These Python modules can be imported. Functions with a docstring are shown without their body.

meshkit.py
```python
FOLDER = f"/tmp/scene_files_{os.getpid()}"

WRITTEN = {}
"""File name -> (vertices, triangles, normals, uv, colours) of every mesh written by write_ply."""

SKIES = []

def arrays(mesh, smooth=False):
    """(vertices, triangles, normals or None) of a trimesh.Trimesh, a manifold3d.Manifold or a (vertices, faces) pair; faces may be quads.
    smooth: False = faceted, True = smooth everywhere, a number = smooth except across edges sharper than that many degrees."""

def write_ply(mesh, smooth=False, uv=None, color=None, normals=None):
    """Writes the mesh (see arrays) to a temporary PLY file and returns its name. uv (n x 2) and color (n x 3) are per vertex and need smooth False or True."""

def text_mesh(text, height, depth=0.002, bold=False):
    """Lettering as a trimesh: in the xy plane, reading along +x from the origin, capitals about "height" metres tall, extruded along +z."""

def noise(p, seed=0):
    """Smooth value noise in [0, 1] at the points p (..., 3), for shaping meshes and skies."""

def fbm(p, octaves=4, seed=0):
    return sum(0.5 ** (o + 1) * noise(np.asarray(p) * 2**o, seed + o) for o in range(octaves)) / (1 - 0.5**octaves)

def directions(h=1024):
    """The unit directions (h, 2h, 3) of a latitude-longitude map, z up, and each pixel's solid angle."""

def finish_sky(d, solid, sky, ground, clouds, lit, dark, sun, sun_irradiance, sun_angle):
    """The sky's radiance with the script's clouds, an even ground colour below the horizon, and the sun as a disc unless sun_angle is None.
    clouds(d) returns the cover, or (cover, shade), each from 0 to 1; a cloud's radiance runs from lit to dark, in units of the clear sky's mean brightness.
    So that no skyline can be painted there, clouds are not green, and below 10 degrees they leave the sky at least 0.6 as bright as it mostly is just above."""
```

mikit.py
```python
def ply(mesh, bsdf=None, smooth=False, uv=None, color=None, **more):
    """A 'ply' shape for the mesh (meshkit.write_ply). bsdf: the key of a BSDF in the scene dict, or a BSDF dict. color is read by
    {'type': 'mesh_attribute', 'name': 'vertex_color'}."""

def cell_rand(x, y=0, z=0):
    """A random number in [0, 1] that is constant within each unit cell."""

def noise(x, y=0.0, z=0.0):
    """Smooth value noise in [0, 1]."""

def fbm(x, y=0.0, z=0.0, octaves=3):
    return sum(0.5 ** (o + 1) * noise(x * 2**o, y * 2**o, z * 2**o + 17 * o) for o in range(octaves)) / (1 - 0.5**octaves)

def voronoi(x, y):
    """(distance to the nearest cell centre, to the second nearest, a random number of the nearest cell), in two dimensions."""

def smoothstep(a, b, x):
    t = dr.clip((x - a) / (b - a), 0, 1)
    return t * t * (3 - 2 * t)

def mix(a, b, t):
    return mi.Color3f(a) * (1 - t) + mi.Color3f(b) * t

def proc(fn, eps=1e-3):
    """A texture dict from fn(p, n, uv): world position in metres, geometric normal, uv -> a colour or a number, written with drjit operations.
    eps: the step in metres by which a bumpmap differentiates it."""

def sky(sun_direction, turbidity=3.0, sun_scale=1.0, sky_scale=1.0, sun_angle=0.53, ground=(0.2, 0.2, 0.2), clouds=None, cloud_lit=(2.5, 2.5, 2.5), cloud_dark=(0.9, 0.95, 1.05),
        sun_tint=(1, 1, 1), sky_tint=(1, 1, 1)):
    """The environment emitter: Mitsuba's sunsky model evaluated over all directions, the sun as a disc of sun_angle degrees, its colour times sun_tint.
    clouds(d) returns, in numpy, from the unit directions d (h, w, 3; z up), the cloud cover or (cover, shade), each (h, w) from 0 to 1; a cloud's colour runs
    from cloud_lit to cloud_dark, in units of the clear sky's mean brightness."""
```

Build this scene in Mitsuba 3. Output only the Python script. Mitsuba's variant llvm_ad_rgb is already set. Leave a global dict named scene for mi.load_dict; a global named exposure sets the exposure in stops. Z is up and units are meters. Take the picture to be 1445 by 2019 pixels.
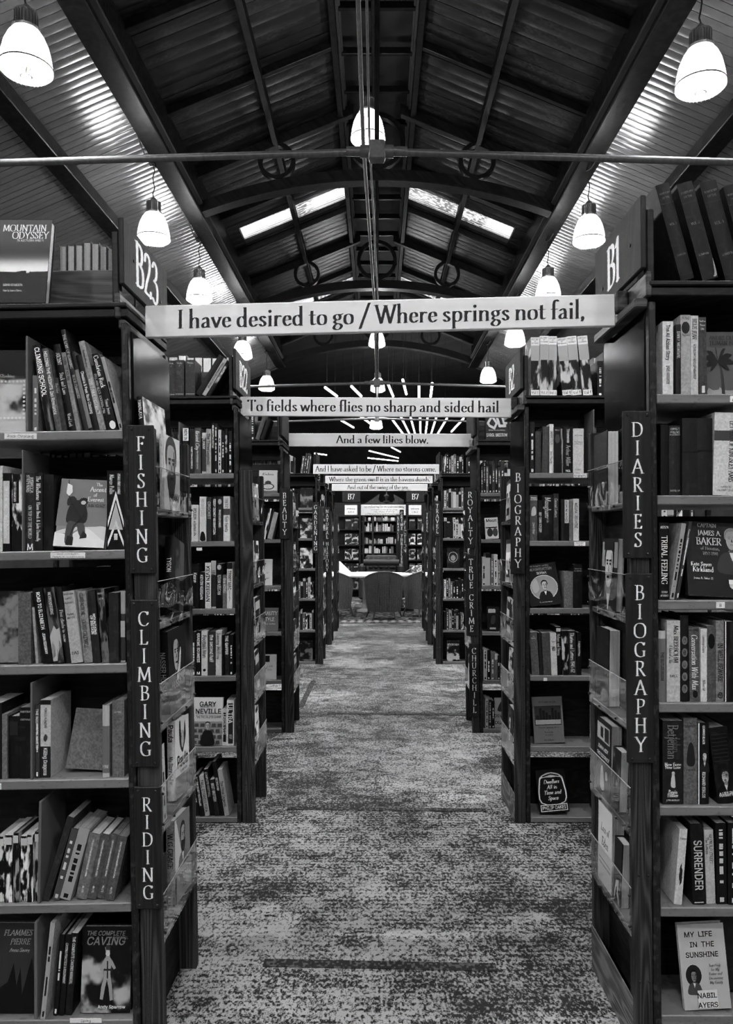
import math, random, re
import numpy as np, trimesh, mitsuba as mi, drjit as dr
from shapely.geometry import Polygon, MultiPoint, Point, LineString
from shapely.ops import unary_union
import mikit, meshkit
from mikit import noise, fbm, smoothstep, mix, cell_rand, proc
T = mi.ScalarTransform4f
scene, labels = {}, {}
rng = random.Random(7)

# ------------------------------------------------------------------ camera, sky, exposure
# 1445 x 2019, focal length 1500 px, horizon at row 1057, vanishing column 743
exposure = 3.95
scene['camera'] = {'type': 'perspective', 'fov_axis': 'x', 'fov': math.degrees(2 * math.atan(722.5 / 1500)),
    'to_world': T().look_at(origin=[0, 0, 1.5], target=[0, 1, 1.5], up=[0, 0, 1]), 'near_clip': 0.05, 'far_clip': 200,
    'principal_point_offset_x': -(743 - 722.5) / 1445, 'principal_point_offset_y': -(1057 - 1009.5) / 2019}
scene['daylight'] = {**mikit.sky([0.3, 0.5, 0.8], turbidity=6, sun_scale=0.0, sky_scale=1.0, clouds=lambda d: np.ones(d.shape[:2]), cloud_lit=(1, 1, 1)), 'sampling_weight': 0.6}
LAMP = 24.0        # radiance of the lens under each pendant
BELL = 2.6         # radiance of the frosted bell above it
TUBE = 0.45         # radiance of the ceiling tubes
SKYV = 1.0

# ------------------------------------------------------------------ materials (a black and white photograph: greys only)
def G(v): return mi.Color3f(v)
def mat(name, fn, rough=.5, spec=.5, metal=0.0, keep=1.0):
    if keep < 1:
        f0 = fn; spec = min(1, spec / keep); fn = f0 / keep if isinstance(f0, float) else (lambda p, n, uv: f0(p, n, uv) / keep)
    c = {'type': 'rgb', 'value': [fn] * 3} if isinstance(fn, float) else proc(fn)
    b = {'type': 'principled', 'base_color': c, 'roughness': rough, 'specular': spec, 'metallic': metal}
    if keep < 1:      # dark paint: only this share of its surface reflects, the rest absorbs; fn and spec are the averages
        b = {'type': 'blendbsdf', 'weight': keep, 'absorbing': {'type': 'diffuse', 'reflectance': {'type': 'rgb', 'value': [0.0] * 3}}, 'reflecting': b}
    scene[name] = {'type': 'twosided', 'bsdf': b}
def n2(x, y):
    """Smooth value noise in two dimensions, cheaper than noise()."""
    ix, iy = dr.floor(x), dr.floor(y); tx, ty = x - ix, y - iy
    tx, ty = tx * tx * (3 - 2 * tx), ty * ty * (3 - 2 * ty)
    a, b = mi.UInt32(mi.Int32(ix) + 1000000) * 374761393, mi.UInt32(mi.Int32(iy) + 1000000) * 668265263
    def h(k):
        k = (k ^ (k >> 13)) * 1274126177
        return mi.Float((k ^ (k >> 16)) & 0xFFFFFF) / 16777215.0
    return dr.lerp(dr.lerp(h(a + b), h(a + 374761393 + b), tx), dr.lerp(h(a + b + 668265263), h(a + 374761393 + b + 668265263), tx), ty)
def f2(x, y, o=2):
    return sum(0.5 ** (k + 1) * n2(x * 2 ** k + 17.3 * k, y * 2 ** k + 5.1 * k) for k in range(o)) / (1 - 0.5 ** o)
def woodv(lo, hi, f=1.0):
    def fn(p, n, uv):
        a = p.x * 1.7 + p.y
        q = n2(a * 16 * f, p.z * 1.1)
        r = 0.5 + 0.5 * dr.sin(q * 52 + n2(a * 5, p.z * .6) * 30)
        g = n2(a * 420, p.z * 9)
        return G(lo + (hi - lo) * (.55 * r * r + .45 * g * g))
    return fn
def woodh(lo, hi):
    def fn(p, n, uv):
        a = p.x + .9 * p.y
        r = 0.5 + 0.5 * dr.sin(n2(a * 2.2, p.z * 13) * 34 + n2(a * 9, p.z * 40) * 9)
        g = n2(a * 9, p.z * 420)
        return G(lo + (hi - lo) * (.6 * r * r + .4 * g))
    return fn
mat('m_black_steel', lambda p, n, uv: G(.007 + .02 * smoothstep(.62, .8, n2(p.x * 90, p.z * 60))), .42, .3, keep=.35)
mat('m_gloss_panel', .004, .16, .05, keep=.1)
mat('m_post', woodv(.006, .06), .45, .3, keep=.35)
mat('m_sign', woodv(.006, .02, .6), .55, .25, keep=.35)
mat('m_case', woodh(.003, .012), .5, .25, keep=.35)
mat('m_woodblock', woodh(.018, .07), .5, .35)
mat('m_shelf', lambda p, n, uv: G((.12 + .05 * n2(p.x * 7, p.y * 6 + p.z * 90)) * (1 - .25 * smoothstep(.70, .78, f2(p.x * 70, p.y * 60 + p.z * 260)))), .45, .4)
mat('m_rackwood', woodh(.03, .17), .5, .35)
mat('m_edge', .22, .3, .5)
mat('m_divider', .11, .5, .35)
mat('m_poem', lambda p, n, uv: G((.66 + .08 * n2(p.x * 3, p.z * 50)) * 1.0), .5, .35)
mat('m_ink', .010, .5, .25)
mat('m_white', lambda p, n, uv: G(.8 - .14 * n2(p.x * 120 + p.y * 120, p.z * 160)), .5, .4)
mat('m_screw', .3, .3, .5, .9)
mat('m_darkscrew', .012, .4, .3)
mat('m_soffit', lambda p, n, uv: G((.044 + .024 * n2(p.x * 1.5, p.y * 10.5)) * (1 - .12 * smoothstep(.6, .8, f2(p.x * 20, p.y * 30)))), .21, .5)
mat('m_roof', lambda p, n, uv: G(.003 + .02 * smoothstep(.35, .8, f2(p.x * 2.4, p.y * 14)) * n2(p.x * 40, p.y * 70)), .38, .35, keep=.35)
mat('m_iron', lambda p, n, uv: G(.003 + .006 * n2(p.x * 30 + p.z * 30, p.y * 30)), .36, .12, keep=.35)
mat('m_pipe', lambda p, n, uv: G(.05 + .03 * n2(p.x * 60, p.y * 60 + p.z * 90)), .38, .5)
mat('m_cord', .015, .5, .3, keep=.35)
mat('m_lampcap', .25, .25, .5, .8)
mat('m_wall', lambda p, n, uv: G(.03 + .012 * n2(p.x * 4 + p.y * 4, p.z * 4)), .8, .1)
scene['m_acrylic'] = {'type': 'thindielectric', 'int_ior': 1.45}
def gridpane(p, n, uv):      # corrugated sheet: overlap shadows and valley dirt painted as lines, grubby patches
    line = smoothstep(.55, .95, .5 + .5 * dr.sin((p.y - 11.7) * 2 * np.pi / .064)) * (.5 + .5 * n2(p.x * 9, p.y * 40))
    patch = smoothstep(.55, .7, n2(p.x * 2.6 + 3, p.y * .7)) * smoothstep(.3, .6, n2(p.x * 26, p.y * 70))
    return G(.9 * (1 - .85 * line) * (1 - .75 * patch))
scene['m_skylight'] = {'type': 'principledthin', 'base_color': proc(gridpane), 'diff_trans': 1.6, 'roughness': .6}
def carpet(p, n, uv):
    rib = .5 + .5 * dr.sin((p.y + .006 * n2(p.x * 30, p.y * 9)) * 200)
    tuft = .55 * n2(p.x * 130, p.y * 95) + .45 * n2(p.x * 280, p.y * 210)
    mid = f2(p.x * 11, p.y * 16)
    blotch = f2(p.x * 2.3 + 7, p.y * 2.8, 3)
    edge = .5 * (f2(p.x * 9, p.y * 12) - .5)
    def spot(x, y, rx, ry): return 1 - dr.sqrt(dr.square((p.x - x) / rx) + dr.square((p.y - y) / ry)) + edge * 2.4
    pale_spots = smoothstep(.0, .35, dr.maximum(dr.maximum(spot(.58, 2.92, .26, .11), spot(-.60, 2.98, .30, .16)), dr.maximum(spot(.2, 2.86, .5, .035), spot(.50, 4.35, .2, .12))))   # paler patches with ragged outlines
    s = smoothstep(.34, .70, .72 * tuft + .10 * rib + .34 * (mid - .5) + .28 * (blotch - .5) + .07 + .09 * pale_spots)
    return G(.014 + (.33 + .14 * pale_spots) * s * (.62 + .6 * blotch))
mat('m_carpet', carpet, .75, .2)
mat('m_seam', lambda p, n, uv: G(.014 + .07 * smoothstep(.5, .75, n2(p.x * 130, p.y * 95))), .75, .2)
def rugfn(p, n, uv):
    ex = dr.minimum(p.x + 1.75, 1.75 - p.x); ey = dr.minimum(p.y - 13.1, 17.2 - p.y)
    e = dr.minimum(ex, ey)
    tri = dr.abs(p.x * 7 - dr.floor(p.x * 7) - .5) * 2; tri2 = dr.abs(p.y * 7 - dr.floor(p.y * 7) - .5) * 2
    zig = dr.select((e > .06) & (e < .12), dr.select(tri > .5, .4, .04), dr.select((e > .16) & (e < .4), dr.select(tri * .5 + tri2 * .5 > .55, .3, .03), .02 + .14 * smoothstep(.5, .6, n2(p.x * 22, p.y * 22))))
    return G(dr.select((e > .03) & (e < .05), .4, zig))
mat('m_rug', rugfn, .85, .2)
def wick(p, n, uv):
    a = .5 + .5 * dr.sin(uv.x * 330.0); b = .5 + .5 * dr.sin(uv.y * 190.0)
    return G(.012 + .24 * a * a * (.75 + .25 * b))
mat('m_wicker', wick, .5, .4)
mat('m_rattan', .07, .45, .4)
mat('m_cloth', .7, .8, .2)
mat('m_sofa', .022, .6, .4)
mat('m_cushion', lambda p, n, uv: G(.12 + .5 * smoothstep(.5, .6, n2(p.x * 40 + p.y * 9, p.z * 40))), .8, .2)
mat('m_pale_item', .75, .6, .3)  # one plain pale tone for the small cabinet items
def book_fn(p, n, uv):
    iu, iv = dr.floor(uv.x), dr.floor(uv.y)
    lu, lv, sd = uv.x - iu, uv.y - iv, iv
    st = dr.floor(iu / 64); tn = (iu - 64 * st) / 63; tone = tn * tn
    r1, r2, r3 = cell_rand(sd, 1), cell_rand(sd, 2), cell_rand(sd, 3)
    a = p.x + p.y
    base = tone * (.82 + .36 * n2(a * 240, p.z * 240)) + .02 * smoothstep(.74, .85, n2(a * 90, p.z * 60))
    alt = dr.select(tone > .2, .03, .5 + .2 * r3)
    ends = dr.select((lv > .9 - .25 * r1) | (lv < .09 * r2), alt * .7, tone)                        # 1 jacket with a top and bottom band
    ph = f2(lu * 2.4 + sd * 7.3, lv * (3 + 4 * r2) + sd * 3.1, 4)
    photo = .015 + tone * 1.5 * smoothstep(.40, .66, ph)                                           # 2 printed picture
    row = n2(lv * (26 + 30 * r2), sd * 5.3)
    txt = (lu > .32) & (lu < .68) & (lv > .18 + .2 * r1) & (lv < .93 - .25 * r3) & (row > .44)
    dash = dr.select(txt, alt, dr.select((lv < .1) & (lv > .045) & (lu > .3) & (lu < .7), alt, tone))  # 3 small illegible title
    page = tone * (.55 + .5 * n2(lu * 60, sd) + .1 * n2(lu * 170, lv * 2 + sd))                        # 4 page edges
    sun = dr.select(lv > .36, .07 + .6 * dr.exp(-dr.square((lv - .40) / .10)) + .05 * smoothstep(.55, .8, lv), .02)   # 5 a printed evening sky
    v = dr.select(st < .5, base, dr.select(st < 1.5, ends, dr.select(st < 2.5, photo, dr.select(st < 3.5, dash, dr.select(st < 4.5, page, dr.select(st < 5.5, sun, tone))))))
    v = v * (.2 + .8 * smoothstep(.0, .36, v))
    return G(dr.clip(v, .003, .85))
mat('m_book', book_fn, .5, .2)

# ------------------------------------------------------------------ mesh helpers
def put(key, mesh, bsdf, smooth=False, uv=None, **more):
    scene[key] = mikit.ply(mesh, bsdf, smooth, uv=uv, **more); return key
counter = {}
def name(kind):
    counter[kind] = counter.get(kind, -1) + 1
    return kind if counter[kind] == 0 else f'{kind}_{counter[kind]:03d}'
def sub(parent, kind):
    return name(f'{parent}__{kind}')
def tag(key, label=None, cat=None, group=None, kind=None):
    d = labels.setdefault(key, {})
    for k, v in (('label', label), ('category', cat), ('group', group), ('kind', kind)):
        if v: d[k] = v
_bt = None
def bx(x0, x1, y0, y1, z0, z1, b=.002):
    """A box with chamfered edges, as (vertices, triangles)."""
    global _bt
    if _bt is None:
        c = np.array([[i, j, k] for i in (-1, 1) for j in (-1, 1) for k in (-1, 1)], float)
        pts = np.vstack([c * (1 - .25 * (1 - np.eye(3)[a])) for a in range(3)])
        h = trimesh.convex.convex_hull(pts)
        _bt = np.sign(h.vertices), np.isclose(np.abs(h.vertices), .75), np.array(h.faces)
    lo, hi = np.minimum([x0, y0, z0], [x1, y1, z1]), np.maximum([x0, y0, z0], [x1, y1, z1])
    b = min(b, .3 * float((hi - lo).min()))
    v = (lo + hi) / 2 + _bt[0] * ((hi - lo) / 2 - _bt[1] * b)
    return v, _bt[2]
def join(ms):
    vs, fs, at = [], [], 0
    for v, f in ms:
        vs.append(v); fs.append(np.asarray(f) + at); at += len(v)
    return np.vstack(vs), np.vstack(fs)
def tube(pts, r, n=8):
    p = np.asarray(pts, float); t = np.gradient(p, axis=0); t /= np.linalg.norm(t, axis=1, keepdims=True)
    a = np.cross(t, np.where(np.abs(t[:, 2:]) < .9, [0, 0, 1.], [1., 0, 0])); a /= np.linalg.norm(a, axis=1, keepdims=True)
    b = np.cross(t, a); an = np.arange(n) * 2 * np.pi / n; r = np.broadcast_to(r, (len(p),))[:, None, None]
    v = (p[:, None] + r * (np.cos(an)[None, :, None] * a[:, None] + np.sin(an)[None, :, None] * b[:, None])).reshape(-1, 3)
    i, j = np.meshgrid(np.arange(len(p) - 1), np.arange(n), indexing='ij')
    q = np.stack([i * n + j, i * n + (j + 1) % n, (i + 1) * n + (j + 1) % n, (i + 1) * n + j], -1).reshape(-1, 4)
    f = np.vstack([q[:, [0, 1, 2]], q[:, [0, 2, 3]]])
    m = len(p) * n; cap = []
    for k in range(1, n - 1): cap += [[0, k + 1, k], [m - n, m - n + k, m - n + k + 1]]
    return v, np.vstack([f, cap])
def lathe(prof, c, n=24):
    pr = np.array(prof, float); an = np.arange(n) * 2 * np.pi / n
    v = np.stack([pr[:, None, 0] * np.cos(an), pr[:, None, 0] * np.sin(an), np.broadcast_to(pr[:, None, 1], (len(pr), n))], -1).reshape(-1, 3) + np.array(c)
    i, j = np.meshgrid(np.arange(len(pr) - 1), np.arange(n), indexing='ij')
    q = np.stack([i * n + j, i * n + (j + 1) % n, (i + 1) * n + (j + 1) % n, (i + 1) * n + j], -1).reshape(-1, 4)
    return v, np.vstack([q[:, [0, 1, 2]], q[:, [0, 2, 3]]])
def sweep_xz(outline, y0, y1):
    """A polygon in x and z, pushed from y0 to y1."""
    m = trimesh.creation.extrude_polygon(outline, y1 - y0, engine='earcut')
    v = np.array(m.vertices); return np.stack([v[:, 0], y1 - v[:, 2], v[:, 1]], 1), np.array(m.faces)
def ident(v): return v

# ------------------------------------------------------------------ lettering: a pen-drawn roman and the plain sans
UP = {'A':(74,'p 4 0 37 100|p 37 100 70 0|p 16 36 58 36|s 4 0 9|s 70 0 10'),'B':(62,'p 14 0 14 100|c 14 98 34 98 48 91 50 76 45 61 32 54 14 53|c 14 53 36 53 53 44 56 27 50 9 34 2 14 2|s 8 0 6|s 8 100 6'),
'C':(74,'c 66 82 58 94 42 99 24 93 11 76 8 50 12 24 25 6 43 1 60 6 68 20|p 66 78 67 97'),'D':(78,'p 14 0 14 100|c 14 98 40 97 60 87 70 66 70 38 60 14 40 3 14 2|s 8 0 6|s 8 100 6'),
'E':(58,'p 14 0 14 100|p 14 98 48 98|p 48 100 49 86|p 14 52 40 52|p 40 45 40 60|p 14 2 50 2|p 50 0 53 17|s 8 0 6|s 8 100 6'),'F':(54,'p 14 0 14 100|p 14 98 47 98|p 47 100 49 85|p 14 51 39 51|p 39 44 39 59|s 14 0 10|s 8 100 6'),
'G':(80,'c 66 82 58 94 42 99 24 93 11 76 8 50 12 24 25 6 43 1 58 4 66 10|p 66 42 66 6|p 66 80 67 96|s 65 42 9'),'H':(82,'p 15 0 15 100|p 67 0 67 100|p 15 53 67 53|s 15 0 9|s 15 100 9|s 67 0 9|s 67 100 9'),
'I':(30,'p 15 0 15 100|s 15 0 9|s 15 100 9'),'J':(34,'c 20 100 20 50 20 5 14 -14 4 -18|s 20 100 9'),'K':(72,'p 14 0 14 100|p 58 100 14 46|p 26 60 64 0|s 14 0 9|s 14 100 9|s 58 100 8|s 65 0 8'),
'L':(58,'p 14 100 14 0|p 14 2 51 2|p 51 0 54 19|s 14 100 9|s 8 0 6'),'M':(98,'p 12 0 18 100|p 18 100 49 12|p 49 12 80 100|p 80 100 86 0|s 12 0 8|s 86 0 9|s 13 100 6|s 85 100 6'),
'N':(84,'p 13 0 13 100|p 13 100 69 0|p 69 0 69 100|s 13 0 8|s 9 100 7|s 69 100 8'),'O':(86,'c 43 99 21 93 8 73 7 50 8 27 21 7 43 1 65 7 78 27 79 50 78 73 65 93 43 99'),
'P':(60,'p 14 0 14 100|c 14 98 34 98 50 91 53 73 47 55 32 47 14 48|s 14 0 10|s 8 100 6'),'Q':(86,'c 43 99 21 93 8 73 7 50 8 27 21 7 43 1 65 7 78 27 79 50 78 73 65 93 43 99|p 46 6 84 -18'),
'R':(68,'p 14 0 14 100|c 14 98 34 98 50 91 52 74 46 57 32 49 14 50|p 30 49 62 0|s 14 0 9|s 8 100 6|s 64 0 6'),'S':(54,'c 44 84 38 95 26 99 13 93 9 78 16 63 28 53 41 41 46 25 40 8 26 1 13 4 8 18|p 45 80 45 96|p 7 22 7 3'),
'T':(68,'p 34 0 34 100|p 6 98 62 98|p 6 84 5 100|p 62 84 63 100|s 34 0 10'),'U':(80,'c 14 100 14 60 15 28 24 6 41 1 58 6 66 28 67 60 67 100|s 14 100 9|s 67 100 9'),'V':(74,'p 4 100 37 0|p 37 0 70 100|s 4 100 9|s 70 100 9'),
'W':(106,'p 4 100 30 0|p 30 0 53 96|p 53 96 76 0|p 76 0 102 100|s 4 100 9|s 53 98 9|s 102 100 9'),'X':(72,'p 6 100 66 0|p 64 100 8 0|s 8 0 8|s 64 100 8'),'Y':(72,'p 4 100 36 48|p 68 100 36 48|p 36 48 36 0|s 36 0 10|s 4 100 9|s 68 100 9'),
'Z':(64,'p 8 98 58 98|p 58 98 6 2|p 6 2 58 2|p 58 0 60 16|p 8 84 8 100'),
'0':(60,'c 30 99 14 90 8 50 14 8 30 1 46 8 52 50 46 90 30 99'),'1':(34,'p 18 0 18 100|p 6 84 18 98|s 18 0 10'),'2':(58,'c 8 78 14 94 29 99 44 92 46 74 36 52 20 30 8 4|p 8 4 50 4|p 50 2 52 16'),'3':(56,'c 9 86 22 99 38 96 44 82 38 64 22 54|c 22 54 42 50 49 32 43 8 25 0 9 8'),
'4':(60,'p 42 0 42 100|p 42 100 6 30|p 6 30 56 30'),'5':(56,'p 16 98 46 98|p 16 98 12 56|c 12 56 36 58 48 42 46 16 26 0 8 8'),'6':(58,'c 46 98 22 84 9 50 12 12 30 0 48 14 48 42 32 56 12 44'),'7':(56,'p 6 96 50 96|p 50 96 20 0|p 6 82 6 98'),
'8':(58,'c 29 99 12 90 14 66 30 54 48 40 50 14 30 0 9 14 10 40 28 54 44 66 46 88 29 99'),'9':(58,'c 48 56 34 44 12 54 10 84 28 99 46 88 49 52 36 14 14 2'),
'a':(50,'c 10 45 20 55 31 53 36 38|p 36 42 36 4|p 36 5 44 2|c 36 33 18 28 8 16 12 3 24 2 36 12'),'b':(56,'p 12 104 12 2|c 12 40 23 54 37 54 48 42 48 18 38 3 24 1 12 9|s 9 104 4'),'c':(46,'c 40 45 32 55 19 53 8 38 8 18 18 3 31 2 41 12'),
'd':(58,'p 44 104 44 0|c 44 42 33 55 18 53 8 38 8 17 18 2 31 2 44 12|s 41 104 4|s 47 1 4'),'e':(48,'p 9 30 41 32|c 41 32 38 48 27 55 14 50 8 32 10 14 20 2 32 2 42 12'),'f':(34,'c 37 95 29 104 19 98 15 80|p 15 82 15 0|p 4 54 31 54|s 15 0 8'),
'g':(52,'c 24 55 11 48 10 34 22 24 36 28 40 42 34 53 24 55|p 37 50 51 57|c 20 25 10 16 16 7 36 4 46 -8 38 -24 20 -28 7 -20 9 -8 20 3'),'h':(60,'p 12 0 12 104|c 12 38 23 53 36 55 45 48 46 34|p 46 36 46 0|s 9 104 4|s 12 0 7|s 46 0 7'),
'i':(27,'p 13 0 13 56|d 13 80|s 10 56 4|s 13 0 7'),'j':(26,'c 13 56 13 0 10 -24 2 -30|d 13 80'),'k':(54,'p 12 0 12 104|p 44 56 12 26|p 21 34 48 0|s 9 104 4|s 12 0 7|s 44 56 6|s 48 0 6'),'l':(27,'p 13 0 13 104|s 10 104 4|s 13 0 7'),
'm':(90,'p 12 0 12 56|c 12 38 22 53 34 55 43 48 44 34|p 44 36 44 0|c 44 38 54 53 66 55 75 48 76 34|p 76 36 76 0|s 9 56 4|s 12 0 6|s 44 0 6|s 76 0 6'),'n':(60,'p 12 0 12 56|c 12 38 23 53 36 55 45 48 46 34|p 46 36 46 0|s 9 56 4|s 12 0 7|s 46 0 7'),
'o':(54,'c 27 55 12 49 7 28 12 7 27 1 42 7 47 28 42 49 27 55'),'p':(58,'p 12 56 12 -36|c 12 40 23 54 37 54 48 42 48 18 38 3 24 1 12 9|s 9 56 4|s 12 -36 7'),'q':(58,'p 44 56 44 -36|c 44 42 33 55 18 53 8 38 8 17 18 2 31 2 44 12|s 44 -36 7'),
'r':(42,'p 12 0 12 56|c 12 36 20 51 30 56 38 50|s 9 56 4|s 12 0 7'),'s':(42,'c 33 45 26 54 16 54 9 44 15 33 27 26 34 14 28 3 16 2 7 12'),'t':(36,'c 15 76 15 40 15 12 21 2 33 7|p 3 54 31 54'),'u':(60,'c 12 56 12 24 18 4 30 2 40 10 46 20|p 46 56 46 0|s 9 56 4|s 43 56 4|s 49 1 4'),
'v':(50,'p 4 56 25 0|p 25 0 46 56|s 5 56 7|s 45 56 7'),'w':(76,'p 4 56 20 0|p 20 0 38 54|p 38 54 55 0|p 55 0 72 56|s 4 56 7|s 38 56 6|s 72 56 6'),'x':(50,'p 6 56 44 0|p 42 56 6 0'),'y':(50,'p 4 56 26 2|p 46 56 18 -34|s 5 56 7|s 45 56 7'),'z':(48,'p 6 54 42 54|p 42 54 6 2|p 6 2 42 2'),
'.':(22,'d 10 4'),',':(22,'d 10 4|p 12 2 7 -14'),'/':(56,'p 4 -26 52 112'),"'":(18,'p 9 104 8 82'),'&':(80,'c 72 40 58 10 30 0 10 14 14 40 44 64 46 88 30 99 20 84 34 52 70 2'),'-':(34,'p 6 32 28 32'),':':(22,'d 10 4|d 10 44'),' ':(34,''),'(':(30,'c 24 108 10 70 10 20 24 -18'),')':(30,'c 6 108 20 70 20 20 6 -18')}
def catmull(p, n=7):
    p = np.asarray(p, float); closed = np.allclose(p[0], p[-1])
    q = np.vstack([p[-2] if closed else 2 * p[0] - p[1], p, p[1] if closed else 2 * p[-1] - p[-2]]); out = []
    for i in range(1, len(q) - 2):
        for t in np.linspace(0, 1, n, endpoint=False):
            out.append(.5 * (2 * q[i] + (q[i + 1] - q[i - 1]) * t + (2 * q[i - 1] - 5 * q[i] + 4 * q[i + 1] - q[i + 2]) * t * t + (3 * q[i] - q[i - 1] - 3 * q[i + 1] + q[i + 2]) * t ** 3))
    return np.array(out + [q[-2]])
_glyph, _sans = {}, {}
def tri2d(shape):
    vs, fs, at = [], [], 0
    for g in getattr(shape, 'geoms', [shape]):
        if g.is_empty or g.geom_type != 'Polygon' or g.area < 1e-9: continue
        v, f = trimesh.creation.triangulate_polygon(g, engine='earcut')
        vs.append(v); fs.append(np.asarray(f) + at); at += len(v)
    return (np.vstack(vs), np.vstack(fs)) if vs else (np.zeros((0, 2)), np.zeros((0, 3), int))
def glyph(ch, wt):
    if (ch, wt) not in _glyph:
        adv, prog = UP[ch]; a, b, th = wt
        an = np.arange(12) * np.pi / 6
        nib = np.stack([a * np.cos(an), b * np.sin(an)], 1) @ np.array([[math.cos(th), math.sin(th)], [-math.sin(th), math.cos(th)]])
        out = []
        for s in filter(None, prog.split('|')):
            k, *v = s.split(); v = np.array(v, float)
            if k == 's':
                h, y0 = v[2] * 1.15 + 3.2, v[1] + (1.5 if v[1] <= 0 else -1.5)
                out.append(Polygon([(v[0] - h, y0 - 1.5), (v[0] + h, y0 - 1.5), (v[0] + h, y0 + 1.5), (v[0] - h, y0 + 1.5)]))
            elif k == 'd': out.append(Point(v[0], v[1]).buffer(a * 1.15, 4))
            else:
                pts = v.reshape(-1, 2); pts = catmull(pts) if k == 'c' else pts
                for p, q in zip(pts[:-1], pts[1:]): out.append(MultiPoint(np.vstack([nib + p, nib + q])).convex_hull)
        _glyph[ch, wt] = (adv, *tri2d(unary_union(out).simplify(.45))) if out else (adv, np.zeros((0, 2)), np.zeros((0, 3), int))
    return _glyph[ch, wt]
SIGN, PLATE, POEM, BOOKW = (6.6, 2.1, .25), (9.5, 3.2, .2), (7.6, 1.5, .12), (7.2, 3.0, .15)
def serif(text, wt=BOOKW, track=3.0):
    """(vertices, triangles, width) at a capital height of 1."""
    vs, fs, at, x = [], [], 0, 0.0
    for ch in text:
        adv, v, f = glyph(ch if ch in UP else ' ', wt)
        if ch == ' ' and wt == POEM: adv = 20
        if len(v): vs.append(v + [x, 0]); fs.append(f + at); at += len(v)
        x += adv + track
    return np.vstack(vs) / 100, np.vstack(fs), (x - track) / 100
def sans(text, bold=True):
    if (text, bold) not in _sans:
        m = meshkit.text_mesh(text, 1.0, .01, bold); v, n = np.array(m.vertices), m.face_normals
        f = np.array(m.faces)[n[:, 2] > .9]; u, inv = np.unique(f, return_inverse=True)
        v = v[u][:, :2]; v[:, 0] -= v[:, 0].min(); _sans[text, bold] = v, inv.reshape(-1, 3), v[:, 0].max()
    return _sans[text, bold]
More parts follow.
